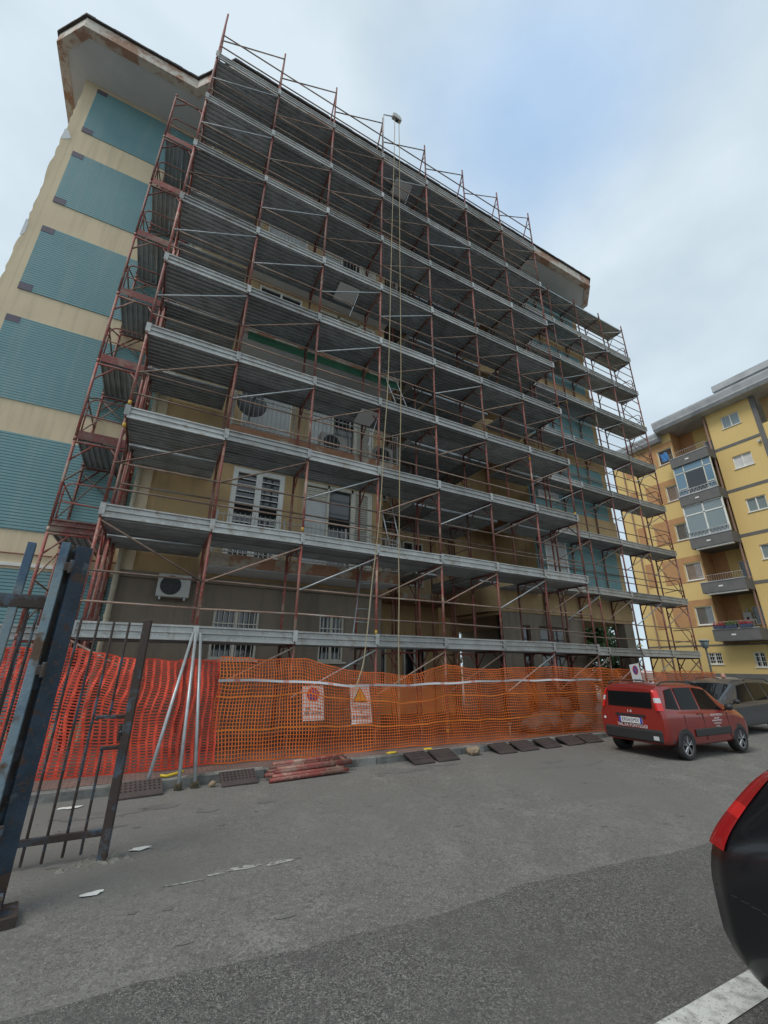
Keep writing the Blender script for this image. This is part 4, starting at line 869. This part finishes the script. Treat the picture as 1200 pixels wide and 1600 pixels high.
b = MB(); rbox(b, .06, .0, R(10), -.14, .16, -.14, .1, g0 - .01, g0 + .06); rbox(b, .1, -.05, R(10), -.03, .03, -.06, .06, g0 + .07, g0 + .16); b.build('foot_plate', 'gate_rust', gt)
b = MB(); rbox(b, -.31, .12, R(8), -.028, .028, -.05, .05, g0 + .0, 2.55); b.build('side_post', 'gate_pale', gt)
b = MB(); rbox(b, -.55, .06, R(8), -.6, .46, -.03, .035, 2.02, 2.12); b.build('top_rail', 'gate_rust', gt)
for i, x in enumerate((-.21, -.14)): b = MB(); b.tube((x, .1, .25), (x, .1, 2.02), .011, 6); b.build('rod', 'gate_rust', gt, True)
g2 = thing('gate_leaf', 'low rusty gate leaf of thin rods with a blue end post set in broken asphalt', 'gate', loc=(1.06, -3.33, 0))
g0 = gz(1.06, -3.33)
b = MB(); rbox(b, 0, 0, R(-15), -.036, .036, -.03, .03, g0 - .05, 2.03); b.build('end_post', 'gate_rust', g2)
for i, (x, zt, zb) in enumerate(((-.17, 2.0, 1.13), (-.17, .86, .05), (-.30, 2.0, .05), (-.44, 2.05, .03), (-.58, 2.05, .03), (-.72, 2.05, .03), (-.86, 2.05, .03), (-1.0, 2.05, .03), (-1.14, 2.05, .03))):
    b = MB(); b.tube((x, .06, zb), (x + random.uniform(-.008, .008), .06, zt), .013, 6); b.build('rod', 'gate_rust', g2, True)
MB().box(-1.2, 0, .045, .075, .17, .225).build('lower_rail', 'gate_rust', g2)
MB().box(-.28, 0, .03, .09, 1.115, 1.145).build('lock_plate', 'gate_rust', g2); MB().box(-.19, 0, .03, .09, .85, .88).build('lock_plate', 'gate_rust', g2)
for z in (.45, 1.5, 2.3):
    hb = MB().tube((.02, -.045, z), (.02, -.045, z + .11), .018, 8).box(-.03, .03, -.04, -.02, z + .02, z + .09); hb.build('hinge', 'gate_rust', gt)
MB().box(-.07, -.02, .02, .1, .92, 1.06).tube((-.05, .02, 1.0), (-.05, -.03, 1.0), .012, 6).build('lock_case', 'gate_rust', g2)
for o in list(gt.children) + list(g2.children):
    bv = o.modifiers.new('bevel', 'BEVEL'); bv.width = .005; bv.segments = 2; bv.limit_method = 'ANGLE'
cl_ = MB(); r3 = random.Random(9)
for i in range(60):
    a = r3.uniform(0, 6.28); d = r3.uniform(.03, 1); x = 1.02 + math.cos(a) * d * .3; y = -3.36 + math.sin(a) * d * .14; s_ = r3.uniform(.015, .045); z = gz(x, y)
    cl_.add([(x - s_, y - s_, z - .01), (x + s_, y - s_ * .8, z - .01), (x + s_ * .8, y + s_, z - .01), (x - s_, y + s_ * .7, z - .01), (x + r3.uniform(-.01, .01), y, z + s_ * .55)], [(0, 1, 4), (1, 2, 4), (2, 3, 4), (3, 0, 4)])
tag(cl_.build('broken_asphalt', 'concrete_lump', recalc=False), 'broken pale rubble round the foot of the gate post', 'rubble', kind='stuff')

# ================================================================== CARS
def smooth_interp(xs, table, key, ksz=.10):
    X_ = [t['x'] for t in table]; V = [t[key] for t in table]; o = np.zeros_like(xs)
    for d in np.linspace(-1, 1, 9): o += np.interp(xs + d * ksz, X_, V)
    return o / 9
def make_car(name, label, T, loc, rz, scale, paint, wheels, wr, side_windows, screen, rear, lights, rails=False, group=None, handle_z=None, trim=True):
    car = thing(name, label, 'car', group, loc, rz); car.scale = (scale,) * 3
    L_ = T[-1]['x']; xs = np.array(sorted(set(np.round(np.concatenate([np.linspace(0, .1, 9), np.linspace(.1, .4, 9), np.linspace(.4, L_ - .4, 52), np.linspace(L_ - .4, L_, 10)]), 4))))
    A_ = {k: smooth_interp(xs, T, k, .05 if k in ('w', 'wr', 'wb') else .09) for k in ('zb', 'zs', 'zr', 'w', 'wb', 'wr')}
    g = lambda k, x: float(np.interp(x, xs, A_[k]))
    lean = lambda x, z: (rear['lean'] * max(0, z - .9) if not rear.get('round') else rear['lean'] * max(0, z - .62) ** 1.7) * max(0, 1 - x / .9) ** (1 if not rear.get('round') else 1.4) + (.30 * max(0, .42 - z) * max(0, 1 - x / .5) if rear.get('round') else 0)
    def spl(p):
        o_ = []; n_ = len(p)
        for i in range(n_ - 1):
            p0, p1, p2, p3 = p[max(i - 1, 0)], p[i], p[i + 1], p[min(i + 2, n_ - 1)]
            for k in range(4):
                t = k / 4; h = lambda a, b_, c, d: .5 * (2 * b_ + (c - a) * t + (2 * a - 5 * b_ + 4 * c - d) * t * t + (3 * b_ - a - 3 * c + d) * t ** 3)
                o_.append((max(0, .6 * h(p0[0], p1[0], p2[0], p3[0]) + .4 * (p1[0] + (p2[0] - p1[0]) * t)), .6 * h(p0[1], p1[1], p2[1], p3[1]) + .4 * (p1[1] + (p2[1] - p1[1]) * t)))
        o_[0] = (0, p[0][1]); return o_ + [(0, p[-1][1])]
    def sec(x):
        zb, zs, zr, w, wb, wr_ = (g(k, x) for k in ('zb', 'zs', 'zr', 'w', 'wb', 'wr'))
        return spl([(0, zb), (w * .8, zb), (w * .95, zb + .05), (w * .99, zb + .16), (w, zb + (zs - zb) * .55), (w * .99, zs - .08), (wb, zs), (wb + (wr_ - wb) * .33, zs + (zr - zs) * .33), (wb + (wr_ - wb) * .68, zs + (zr - zs) * .66), (wr_, zr - .055 * (1 if zr - zs > .15 else .3)), (wr_ - .05, zr - .012), (wr_ * .55, zr + .012), (0, zr + .018)])
    b = MB(); ns = None
    for x in xs:
        h = sec(x); ring = [(x + lean(x, z), -y, z) for y, z in h] + [(x + lean(x, z), y, z) for y, z in h[-2:0:-1]]
        ns = len(ring); b.v += ring
    for i in range(len(xs) - 1):
        for j in range(ns): b.f.append((i * ns + j, i * ns + (j + 1) % ns, (i + 1) * ns + (j + 1) % ns, (i + 1) * ns + j)); b.m.append(0)
    b.f += [tuple(range(ns))[::-1], tuple((len(xs) - 1) * ns + j for j in range(ns))]; b.m += [0, 0]
    autosmooth(b.build('body', paint, car), 50)
    def wp(x, q, s_, off):           # point on the window band of side s_
        zs, zr, wb, wr_ = g('zs', x), g('zr', x), g('wb', x), g('wr', x); y = wb + (wr_ - wb) * q; z = zs + (zr - zs) * q
        return (x + lean(x, z), s_ * (y + off), z)
    for s_ in (-1, 1):
        for (bl, br, tr, tl) in side_windows:
            q = MB(); n1, n2 = 10, 4
            V = []
            for j in range(n2 + 1):
                t = j / n2; xa = bl[0] + (tl[0] - bl[0]) * t; xb_ = br[0] + (tr[0] - br[0]) * t; qa = bl[1] + (tl[1] - bl[1]) * t; qb = br[1] + (tr[1] - br[1]) * t
                for i in range(n1 + 1): u = i / n1; V.append(wp(xa + (xb_ - xa) * u, qa + (qb - qa) * u, s_, .010))
            q.add(V, [(j * (n1 + 1) + i, j * (n1 + 1) + i + 1, (j + 1) * (n1 + 1) + i + 1, (j + 1) * (n1 + 1) + i) for j in range(n2) for i in range(n1)]); q.build('side_window', 'car_glass', car, True)
    # windscreen on the sloping top
    q = MB(); n1 = 10; V = []
    for i in range(n1 + 1):
        x = screen[0] + (screen[1] - screen[0]) * i / n1; zr = g('zr', x); ww = (g('wr', x) - .09)
        for j in range(7): V.append((x + .012, -ww + 2 * ww * j / 6, zr + .028 - .02 * abs(j - 3) / 3))
    q.add(V, [(i * 7 + j, i * 7 + j + 1, (i + 1) * 7 + j + 1, (i + 1) * 7 + j) for i in range(n1) for j in range(6)]); q.build('windscreen', 'car_glass', car, True)
    # wheels; black half discs paint the shade in the arch gaps
    for (x, s_) in [(x, s_) for x in wheels for s_ in (-1, 1)]:
        w = g('w', x); t = ob('wheel', None, car, (x, s_ * (w - .09), wr)); t.rotation_euler = (0, 0, 0 if s_ < 0 else math.pi)
        ty = MB(); prof = [(wr * .66, .0), (wr * .7, -.035), (wr * .9, -.04), (wr * .98, -.02), (wr, .02), (wr, .14), (wr * .9, .18), (wr * .6, .18)]; n_ = 32
        for (r_, y) in prof:
            for k in range(n_): a = 2 * math.pi * k / n_; ty.v.append((math.cos(a) * r_, y - .06, math.sin(a) * r_))
        for i in range(len(prof) - 1):
            for k in range(n_): ty.f.append((i * n_ + k, i * n_ + (k + 1) % n_, (i + 1) * n_ + (k + 1) % n_, (i + 1) * n_ + k)); ty.m.append(0)
        ty.build('tyre', 'rubber', t, True)
        rm_ = MB().disc((0, -.02, 0), (0, -1, 0), wr * .68, 28, 1); rm_.disc((0, -.088, 0), (0, -1, 0), wr * .68, 28, 0, wr * .6); rm_.disc((0, -.092, 0), (0, -1, 0), wr * .14, 16, 0)
        for k in range(5):
            a = 2 * math.pi * k / 5 + .3
            for da in (-.16, .16):
                c0, c1 = Vector((math.cos(a + da * .6) * wr * .1, -.085, math.sin(a + da * .6) * wr * .1)), Vector((math.cos(a + da) * wr * .64, -.08, math.sin(a + da) * wr * .64)); rm_.tube(c0, c1, wr * .055, 5)
        rm_.build('rim', ['alloy', 'black_plastic'], t)
        ar = MB(); nn = 20; ra, rb_ = wr * 1.15, wr * 1.11
        V = [(math.cos(math.pi * k / nn) * r_, y, math.sin(math.pi * k / nn) * r_) for (r_, y) in ((rb_ * .02, 0), (rb_, 0), (ra, .012)) for k in range(nn + 1)]
        yy = s_ * (w + .004); zz = wr
        V = [(x + a, yy - s_ * .0 + (0 if b_ == 0 else -s_ * .008), max(zz + c, g('zb', x) - .05)) for a, b_, c in V]
        ar.add(V, [(i * (nn + 1) + k, i * (nn + 1) + k + 1, (i + 1) * (nn + 1) + k + 1, (i + 1) * (nn + 1) + k) for i in range(2) for k in range(nn)]); ar.build('arch_gap_shade', 'black_plastic', car)
    # rear: window, lamps, bumper, plate
    lx = lambda z: lean(0, z) - .012
    RP = lambda y, z, o=0: (lx(z) - o, y, z)
    if rear.get('glass'):
        y_, z0, z1 = rear['glass']; q = MB(); V = [RP(-y_ + 2 * y_ * i / 6, z0 + (z1 - z0) * j / 4) for j in range(5) for i in range(7)]; q.add(V, [(j * 7 + i, j * 7 + i + 1, (j + 1) * 7 + i + 1, (j + 1) * 7 + i) for j in range(4) for i in range(6)]); q.build('rear_window', 'car_glass', car)
    def flank(x, z):
        h = sec(x); ys_ = [q for q in h if q[1] >= g('zb', x) + .1]; zs_ = [q[1] for q in ys_]
        k = next((i for i in range(len(zs_) - 1) if zs_[i] <= z <= zs_[i + 1]), len(zs_) - 2); t = 0 if zs_[k + 1] == zs_[k] else (z - zs_[k]) / (zs_[k + 1] - zs_[k]); t = min(1, max(0, t)); return ys_[k][0] + (ys_[k + 1][0] - ys_[k][0]) * t
    for s_ in (-1, 1):
        for (z0, z1, ya, yb_, xd, mn) in lights:
            q = MB(); V = []; nz_, nx_ = 8, 9
            for j in range(nz_ + 1):
                z = z0 + (z1 - z0) * j / nz_; w0 = flank(0, z); row = [RP(s_ * w0 * (ya + (1 - ya) * i / 3), z, .010 if i < 3 else .006) for i in range(4)]
                for i in range(nx_ - 3): x = .006 + xd * (1 - .35 * (j / nz_ if xd > .2 else 0)) * ((i + 1) / (nx_ - 3)) ** 1.3; row.append((x + lean(x, z), s_ * (flank(x, z) + .012), z + (.10 * x if xd > .2 else 0)))
                V += row
            nn_ = nx_ + 1
            q.add(V, [(j * nn_ + i, j * nn_ + i + 1, (j + 1) * nn_ + i + 1, (j + 1) * nn_ + i) for j in range(nz_) for i in range(nn_ - 1)]); q.build('tail_light', mn, car, True)
    if rear.get('bumper'):
        z0, z1 = rear['bumper']; wv = g('w', .06); q = MB(); n_ = 12; V = []
        for j, (z, o) in enumerate(((z0, .0), (z0 + .04, .05), (z1 - .04, .05), (z1, .0))):
            for i in range(n_ + 1):
                a = -1 + 2 * i / n_; yy = a * (wv + .012); xx = -.0 + .42 * max(0, (abs(a) - .86) / .14) ** 2 * .6 - o * (1 if abs(a) < .9 else .4); V.append((xx, yy if abs(a) < .99 else math.copysign(wv + .014, a), z))
        q.add(V, [(j * (n_ + 1) + i, j * (n_ + 1) + i + 1, (j + 1) * (n_ + 1) + i + 1, (j + 1) * (n_ + 1) + i) for j in range(3) for i in range(n_)]); q.build('rear_bumper', 'black_plastic', car)
    if rails:
        for s_ in (-1, 1):
            pts = [(x, s_ * (g('wr', x) - .03), g('zr', x) + (.045 if .05 < i / 12 < .95 else -.0)) for i, x in enumerate(np.linspace(.25, 1.9, 13))]; MB().path(pts, .018, 6).build('roof_rail', 'black_plastic', car, True)
    if trim:
        for s_ in (-1, 1):
            q = MB(); xa, xb_ = wheels[0] + wr * 1.3, wheels[1] - wr * 1.3; zc = .52
            V = [(x, s_ * (g('w', x) + o), z) for z, o in ((zc - .08, .004), (zc - .06, .018), (zc + .06, .018), (zc + .08, .004)) for x in np.linspace(xa, xb_, 8)]
            q.add(V, [(j * 8 + i, j * 8 + i + 1, (j + 1) * 8 + i + 1, (j + 1) * 8 + i) for j in range(3) for i in range(7)]); q.build('side_moulding', 'black_plastic', car)
    hz_ = handle_z or .93
    for s_ in (-1, 1):
        xm = screen[1] - .28
        b = MB(); bm_ = bmesh.new(); bmesh.ops.create_icosphere(bm_, subdivisions=2, radius=1)
        vs = [(xm + v.co.x * .07, s_ * (g('wb', xm) + .11) + v.co.y * .1, g('zs', xm) + .09 + v.co.z * .08) for v in bm_.verts]; b.add(vs, [tuple(v.index for v in f.verts) for f in bm_.faces]); bm_.free(); b.tube((xm, s_ * g('wb', xm), g('zs', xm) + .02), (xm, s_ * (g('wb', xm) + .1), g('zs', xm) + .06), .02, 6); b.build('wing_mirror', 'black_plastic', car, True)
    return car, g, RP
TP = [dict(x=0, zb=.34, zs=.97, zr=1.40, w=.74, wb=.70, wr=.60), dict(x=.06, zb=.30, zs=.98, zr=1.50, w=.80, wb=.765, wr=.645), dict(x=.5, zb=.26, zs=.98, zr=1.555, w=.822, wb=.785, wr=.655), dict(x=1.5, zb=.24, zs=.96, zr=1.55, w=.825, wb=.785, wr=.65),
      dict(x=2.1, zb=.24, zs=.94, zr=1.47, w=.825, wb=.785, wr=.63), dict(x=2.82, zb=.24, zs=.92, zr=1.02, w=.82, wb=.78, wr=.68), dict(x=3.35, zb=.25, zs=.80, zr=.92, w=.79, wb=.74, wr=.64), dict(x=3.6, zb=.28, zs=.70, zr=.78, w=.70, wb=.66, wr=.56), dict(x=3.65, zb=.34, zs=.62, zr=.68, w=.60, wb=.56, wr=.46)]
sw = [((.16, .12), (.62, .06), (.60, .84), (.30, .80)), ((.70, .06), (1.42, .06), (1.40, .86), (.68, .84)), ((1.50, .06), (2.42, .06), (2.02, .86), (1.48, .86))]
psc = .905
px0, py0 = 10.98 - .62 * psc, -2.87 + .8 * psc
car, g, RP = make_car('red_car', 'dark red boxy hatchback parked by the net, seen from behind', TP, (px0, py0, gz(11.6, -2.2) + .0), R(-.5), psc, 'paint_red', (.62, 2.92), .295, sw, (2.12, 2.8), dict(lean=.16, glass=(.54, 1.04, 1.37), bumper=(.34, .60)), [(1.0, 1.16, .90, 1, .07, 'lamp_red'), (1.16, 1.26, .91, 1, .065, 'lamp_clear'), (1.26, 1.42, .92, 1, .06, 'lamp_red')], rails=True)
MB().box(-.022, -.012, -.36, .36, .84, .89).build('plate_light_bar', 'black_plastic', car)
pl = MB().box(-.03, -.014, -.28, .28, .70, .82).build('number_plate', 'plate_white', car); MB().box(-.032, -.030, -.28, -.235, .70, .82).box(-.032, -.030, .235, .28, .70, .82).build('plate_band', 'plate_blue', pl)
RT = Matrix.Rotation(R(90), 4, 'X'); RB = Matrix.Rotation(R(-90), 4, 'Z') @ RT
text('ER065MX', .115, 'sign_black', 'plate_lettering', pl, Matrix.Translation((-.033, 0, .76)) @ RB, width=.42)
text('VAL.PA PONTEGGI', .1, 'plate_white', 'lettering', car, Matrix.Translation((-.018, -.02, .645)) @ RB, width=.72)
text('14', .09, 'plate_white', 'lettering', car, Matrix.Translation((-.018, -.0, .945)) @ RB, width=.1)
MB().disc((-.016, .66, .76), (-1, 0, 0), .03, 14).build('sticker', 'plate_white', car)
MB().box(-.055, -.045, -.62, -.5, .40, .48).build('reversing_lamp', 'lamp_clear', car)
ys = -(g('w', 2.0) + .005)
for (s_, zz, wd, sz) in (('VAL.PA PONTEGGI', .86, .5, .07), ('NOLEGGIO', .79, .22, .045), ('MONTAGGIO SMONTAGGIO', .74, .42, .045), ('PONTEGGI', .68, .3, .045), ('TEL.', .62, .2, .045)): text(s_, sz, 'plate_white', 'lettering', car, Matrix.Translation((2.0, ys - .003, zz)) @ RT, width=wd)
for x in (1.35, 2.28): MB().box(x - .1, x + .1, -(g('w', x) + .02), -(g('w', x) - .01), .895, .925).build('door_handle', 'paint_red', car)
ln = MB()
for x in (.72, 1.46, 2.5): ln.box(x - .005, x + .005, -(g('w', x) + .0025), -(g('w', x) - .01), .36, .9)
ln.build('door_gap', 'iron_black', car)
MB().box(1.0, 1.05, -.02, .02, 1.56, 1.6).build('aerial_base', 'black_plastic', car)
TM = [dict(x=0, zb=.36, zs=1.0, zr=1.5, w=.8, wb=.76, wr=.62), dict(x=.08, zb=.3, zs=1.02, zr=1.6, w=.88, wb=.85, wr=.70), dict(x=.6, zb=.26, zs=1.02, zr=1.69, w=.91, wb=.88, wr=.72), dict(x=1.9, zb=.24, zs=1.0, zr=1.70, w=.92, wb=.88, wr=.72), dict(x=2.6, zb=.24, zs=.98, zr=1.62, w=.92, wb=.88, wr=.70), dict(x=3.65, zb=.24, zs=.96, zr=1.1, w=.91, wb=.86, wr=.74), dict(x=4.2, zb=.25, zs=.82, zr=.94, w=.86, wb=.8, wr=.68), dict(x=4.45, zb=.3, zs=.7, zr=.78, w=.74, wb=.68, wr=.56), dict(x=4.52, zb=.36, zs=.62, zr=.66, w=.62, wb=.56, wr=.46)]
sm = [((.25, .1), (.95, .05), (.95, .86), (.35, .84)), ((1.05, .05), (1.95, .05), (1.95, .88), (1.05, .87)), ((2.05, .05), (3.05, .05), (2.55, .86), (2.05, .88))]
mpv = make_car('grey_people_carrier', 'dark grey people carrier parked in front of the red car, cut by the picture edge', TM, (14.85 + 4.52 * .98, -.62, gz(16.5, -.7)), R(181), .97, 'paint_grey', (.85, 3.6), .31, sm, (2.7, 3.6), dict(lean=.2, glass=(.62, 1.05, 1.45), bumper=(.3, .55)), [(.95, 1.4, .85, 1, .1, 'lamp_red')], rails=True, trim=False)
make_car('silver_car', 'pale silver car in the background beyond the grey people carrier', TP, (24.5, 2.6, gz(25, 2)), R(205), .95, 'paint_silver', (.62, 2.92), .295, sw, (2.12, 2.8), dict(lean=.16, glass=(.60, 1.0, 1.38), bumper=(.34, .62)), [(.99, 1.44, .86, 1, .1, 'lamp_red')], trim=False)
mpv[0].scale.z *= .87
# black car at the right edge: heading away from the building, its flank towards the camera
TB = [dict(x=0, zb=.28, zs=.86, zr=1.16, w=.75, wb=.70, wr=.40), dict(x=.05, zb=.24, zs=.86, zr=1.2, w=.83, wb=.78, wr=.44), dict(x=.16, zb=.22, zs=.88, zr=1.27, w=.85, wb=.81, wr=.49), dict(x=.5, zb=.22, zs=.92, zr=1.42, w=.885, wb=.855, wr=.60), dict(x=1.6, zb=.22, zs=.97, zr=1.48, w=.885, wb=.85, wr=.66), dict(x=2.3, zb=.22, zs=.95, zr=1.40, w=.885, wb=.85, wr=.64), dict(x=3.1, zb=.22, zs=.92, zr=1.0, w=.87, wb=.83, wr=.7), dict(x=3.8, zb=.24, zs=.8, zr=.88, w=.82, wb=.76, wr=.64), dict(x=4.05, zb=.3, zs=.66, zr=.72, w=.7, wb=.64, wr=.5)]
blk = make_car('black_car', 'glossy black car with a red tail light, cut off by the right picture edge', TB, (4.66, -6.83, gz(4.2, -7.5) + .03), R(-90), 1.0, 'paint_black', (.60, 3.25), .31, [((.35, .12), (.9, .08), (.9, .8), (.55, .78)), ((1.0, .08), (1.75, .08), (1.75, .84), (1.0, .83)), ((1.85, .08), (2.7, .08), (2.25, .84), (1.85, .85))], (2.35, 3.05), dict(lean=.75, round=True), [(.79, .93, .66, 1, .085, 'lamp_dark'), (.93, .98, .66, 1, .085, 'lamp_red'), (.98, 1.12, .66, 1, .085, 'lamp_dark')], trim=False)

bc_, bg_, _ = blk                     # bumper seam and reflector on the black car
sm2 = MB()
for x_ in np.linspace(.03, .5, 12): sm2.box(x_, x_ + .045, -(bg_('w', x_) + .004), -(bg_('w', x_) - .02), .615 - .1 * (x_ / .5) ** 2, .62 - .1 * (x_ / .5) ** 2)
sm2.build('bumper_seam', 'iron_black', bc_)
# ================================================================== LAMP POST, PERSON, TREES
t = thing('street_lamp', 'street lamp with a conical grey head in front of the yellow building', 'street lamp', loc=(25, 3.15, gz(25, 3)))
MB().tube((0, 0, 0), (0, 0, 2.75), .05, 10, .04).build('post', 'grey_paint', t, True); b = MB(); b.tube((0, 0, 2.75), (0, 0, 3.1), .1, 14, .21); b.build('lantern', 'pale_glass', t, True); MB().tube((0, 0, 3.1), (0, 0, 3.16), .26, 16, .2).build('cap', 'plastic_white', t, True)
# person standing beyond the grey car, mostly hidden
def person(loc, rz):
    v = [(0, 0, .95), (0, 0, 1.15), (0, .01, 1.35), (0, 0, 1.46), (0, -.02, 1.53), (.19, 0, 1.40), (.25, 0, 1.12), (.24, -.12, .9), (.24, -.16, .82), (-.19, 0, 1.40), (-.25, 0, 1.12), (-.24, -.1, .9), (-.24, -.13, .82), (.1, 0, .88), (.11, -.01, .48), (.11, .02, .08), (.12, -.14, .03), (-.1, 0, .88), (-.11, -.01, .48), (-.11, .02, .08), (-.12, -.14, .03)]
    e = [(0, 1), (1, 2), (2, 3), (3, 4), (2, 5), (5, 6), (6, 7), (7, 8), (2, 9), (9, 10), (10, 11), (11, 12), (0, 13), (13, 14), (14, 15), (15, 16), (0, 17), (17, 18), (18, 19), (19, 20)]
    rad = [.15, .14, .15, .07, .055, .07, .05, .04, .03, .07, .05, .04, .03, .09, .065, .045, .04, .09, .065, .045, .04]
    me = bpy.data.meshes.new('tmp'); me.from_pydata(v, e, []); o = ob('tmp', me); o.modifiers.new('s', 'SKIN'); 
    for sv, r_ in zip(me.skin_vertices[0].data, rad): sv.radius = (r_, r_ * .8)
    me.skin_vertices[0].data[0].use_root = True; o.modifiers.new('ss', 'SUBSURF').levels = 2
    bpy.context.view_layer.update(); m2 = bpy.data.meshes.new_from_object(o.evaluated_get(bpy.context.evaluated_depsgraph_get())); bpy.data.objects.remove(o)
    b = bmesh.new(); b.from_mesh(m2)
    # head: shaped sphere with nose, ears and brow joined to the neck
    hd = bmesh.ops.create_icosphere(b, subdivisions=4, radius=1)['verts']
    for q in hd:
        x_, y_, z_ = q.co; r_ = Vector((x_ * .076, y_ * .095, z_ * .118))
        if y_ < 0: r_.y -= .024 * math.exp(-((x_ / .2) ** 2 + ((z_ + .12) / .22) ** 2)); r_.y += .010 * math.exp(-(((abs(x_) - .38) / .18) ** 2 + ((z_ - .08) / .12) ** 2)); r_.y += .006 * math.exp(-((x_ / .4) ** 2 + ((z_ + .5) / .06) ** 2))
        if z_ < -.3: r_.x *= 1 + .5 * (z_ + .3)
        r_.x += math.copysign(.018, x_) * math.exp(-(((abs(x_) - 1) / .12) ** 2 + ((y_ - .1) / .25) ** 2 + (z_ / .25) ** 2))
        q.co = r_ + Vector((0, -.02, 1.63))
    b.to_mesh(m2); b.free(); m2.materials.clear()
    for k in ('cloth_dark', 'skin', 'cloth_blue'): m2.materials.append(MATS[k])
    for p in m2.polygons: z = p.center.z; p.material_index = 1 if z > 1.475 or (abs(p.center.x) > .2 and z < .88 and z > .7) else (2 if z < .92 else 0); p.use_smooth = True
    o = ob('person', m2, None, loc, (0, 0, rz)); return tag(o, 'bald person in dark clothes standing behind the grey people carrier', 'person')
p_ = person((19.4, .1, gz(19.4, .1)), R(-70)); p_.scale = (.94,) * 3
def tree(name, label, x, y, h_, rx, n, seed):
    r_ = random.Random(seed); t = thing(name, label, 'tree', 'trees behind the buildings', (x, y, gz(x, y))); b = MB(); b.path([(0, 0, -.2), (.08, .05, h_ * .3), (-.05, .1, h_ * .55), (.05, 0, h_ * .8)], [.2, .16, .1, .03], 8)
    cl = []
    for i in range(16):
        a = r_.uniform(0, 6.28); z = h_ * r_.uniform(.3, .95); d = rx * r_.uniform(.3, 1) * (1.15 - abs(z / h_ - .6)); e = Vector((math.cos(a) * d, math.sin(a) * d, z)); cl.append(e); b.path([(0, 0, z * .7), tuple(e * .55 + Vector((0, 0, z * .35))), tuple(e)], [.06, .035, .012], 5)
    b.build('trunk', 'bark', t, True); lf = MB()
    for i in range(n):
        c = r_.choice(cl); p = c + Vector((r_.gauss(0, .34), r_.gauss(0, .34), r_.gauss(0, .28))) * rx * .5; s_ = r_.uniform(.09, .17); u = Vector((r_.gauss(0, 1), r_.gauss(0, 1), r_.gauss(0, 1))).normalized(); v = u.orthogonal().normalized() * s_ * .5; u *= s_
        lf.add([p - u, p + v, p + u, p - v], [(0, 1, 2, 3)])
    lf.build('crown', 'leaf', t, recalc=False)
tree('tree', 'leafy green tree seen through the open ground floor at the right corner', 23.3, 8.5, 4.2, 2.2, 9000, 1)
tree('tree', 'green tree filling the gap between the scaffold end and the yellow building', 27.6, 10.9, 6.0, 1.7, 8000, 2)
tree('tree', 'low dark tree behind the open ground floor, left of the other trees', 20.5, 12, 4.5, 2.6, 9000, 3)
t = thing('water_heater', 'white wall boiler on the lowest balcony of the yellow building', 'boiler', loc=(YX + 1.25, 4.75, 4.15)); t.rotation_euler = (0, 0, R(-90))
o = MB().box(-.24, .24, -.15, .12, 0, .85).build('casing', 'plastic_white', t); bv = o.modifiers.new('b', 'BEVEL'); bv.width = .04; bv.segments = 2
MB().box(-.06, .06, -.156, -.15, .36, .54).build('panel_opening', 'iron_black', t); MB().tube((0, 0, .85), (0, 0, 1.1), .05, 8).build('flue', 'plastic_white', t)
for i, (y, m, lab) in enumerate(((5.5, 'flower_red', 'red flowers in a planter at the left end of the lowest grey balcony'), (4.1, 'flower_red', 'red flowers in a planter at the right end of the lowest grey balcony'), (4.85, 'leaf', 'green plant in a planter in the middle of the lowest grey balcony'))):
    t = thing('balcony_planter', lab, 'planter', 'planters on the lowest grey balcony', (YX - .98, y, 3.93)); MB().box(-.1, .1, -.3, .3, 0, .18).build('box', 'planter_blue', t); lf = MB(); r_ = random.Random(i)
    for k in range(160): p = Vector((r_.uniform(-.13, .13), r_.uniform(-.32, .32), .18 + abs(r_.gauss(0, .1)))); u = Vector((r_.gauss(0, 1), r_.gauss(0, 1), r_.gauss(0, 1))).normalized() * .05; v = u.orthogonal().normalized() * .03; lf.add([p - u, p + v, p + u, p - v], [(0, 1, 2, 3)])
    lf.build('plants', m, t, recalc=False)
b = MB(); nn = 8
for i in range(nn): 
    for j in range(5): b.v.append((YX - .97 + .05 * math.sin(i * 1.7 + j), 6.0 + .07 * i - .02 * j, 16.4 - .16 * j + .05 * math.sin(i)))
b.f = [(i * 5 + j, i * 5 + j + 1, (i + 1) * 5 + j + 1, (i + 1) * 5 + j) for i in range(nn - 1) for j in range(4)]; b.m = [0] * len(b.f)
tag(b.build('hanging_cloth', 'cloth_wash', None, True, recalc=False), 'blue cloth hanging at the left end of the top grey balcony', 'cloth')
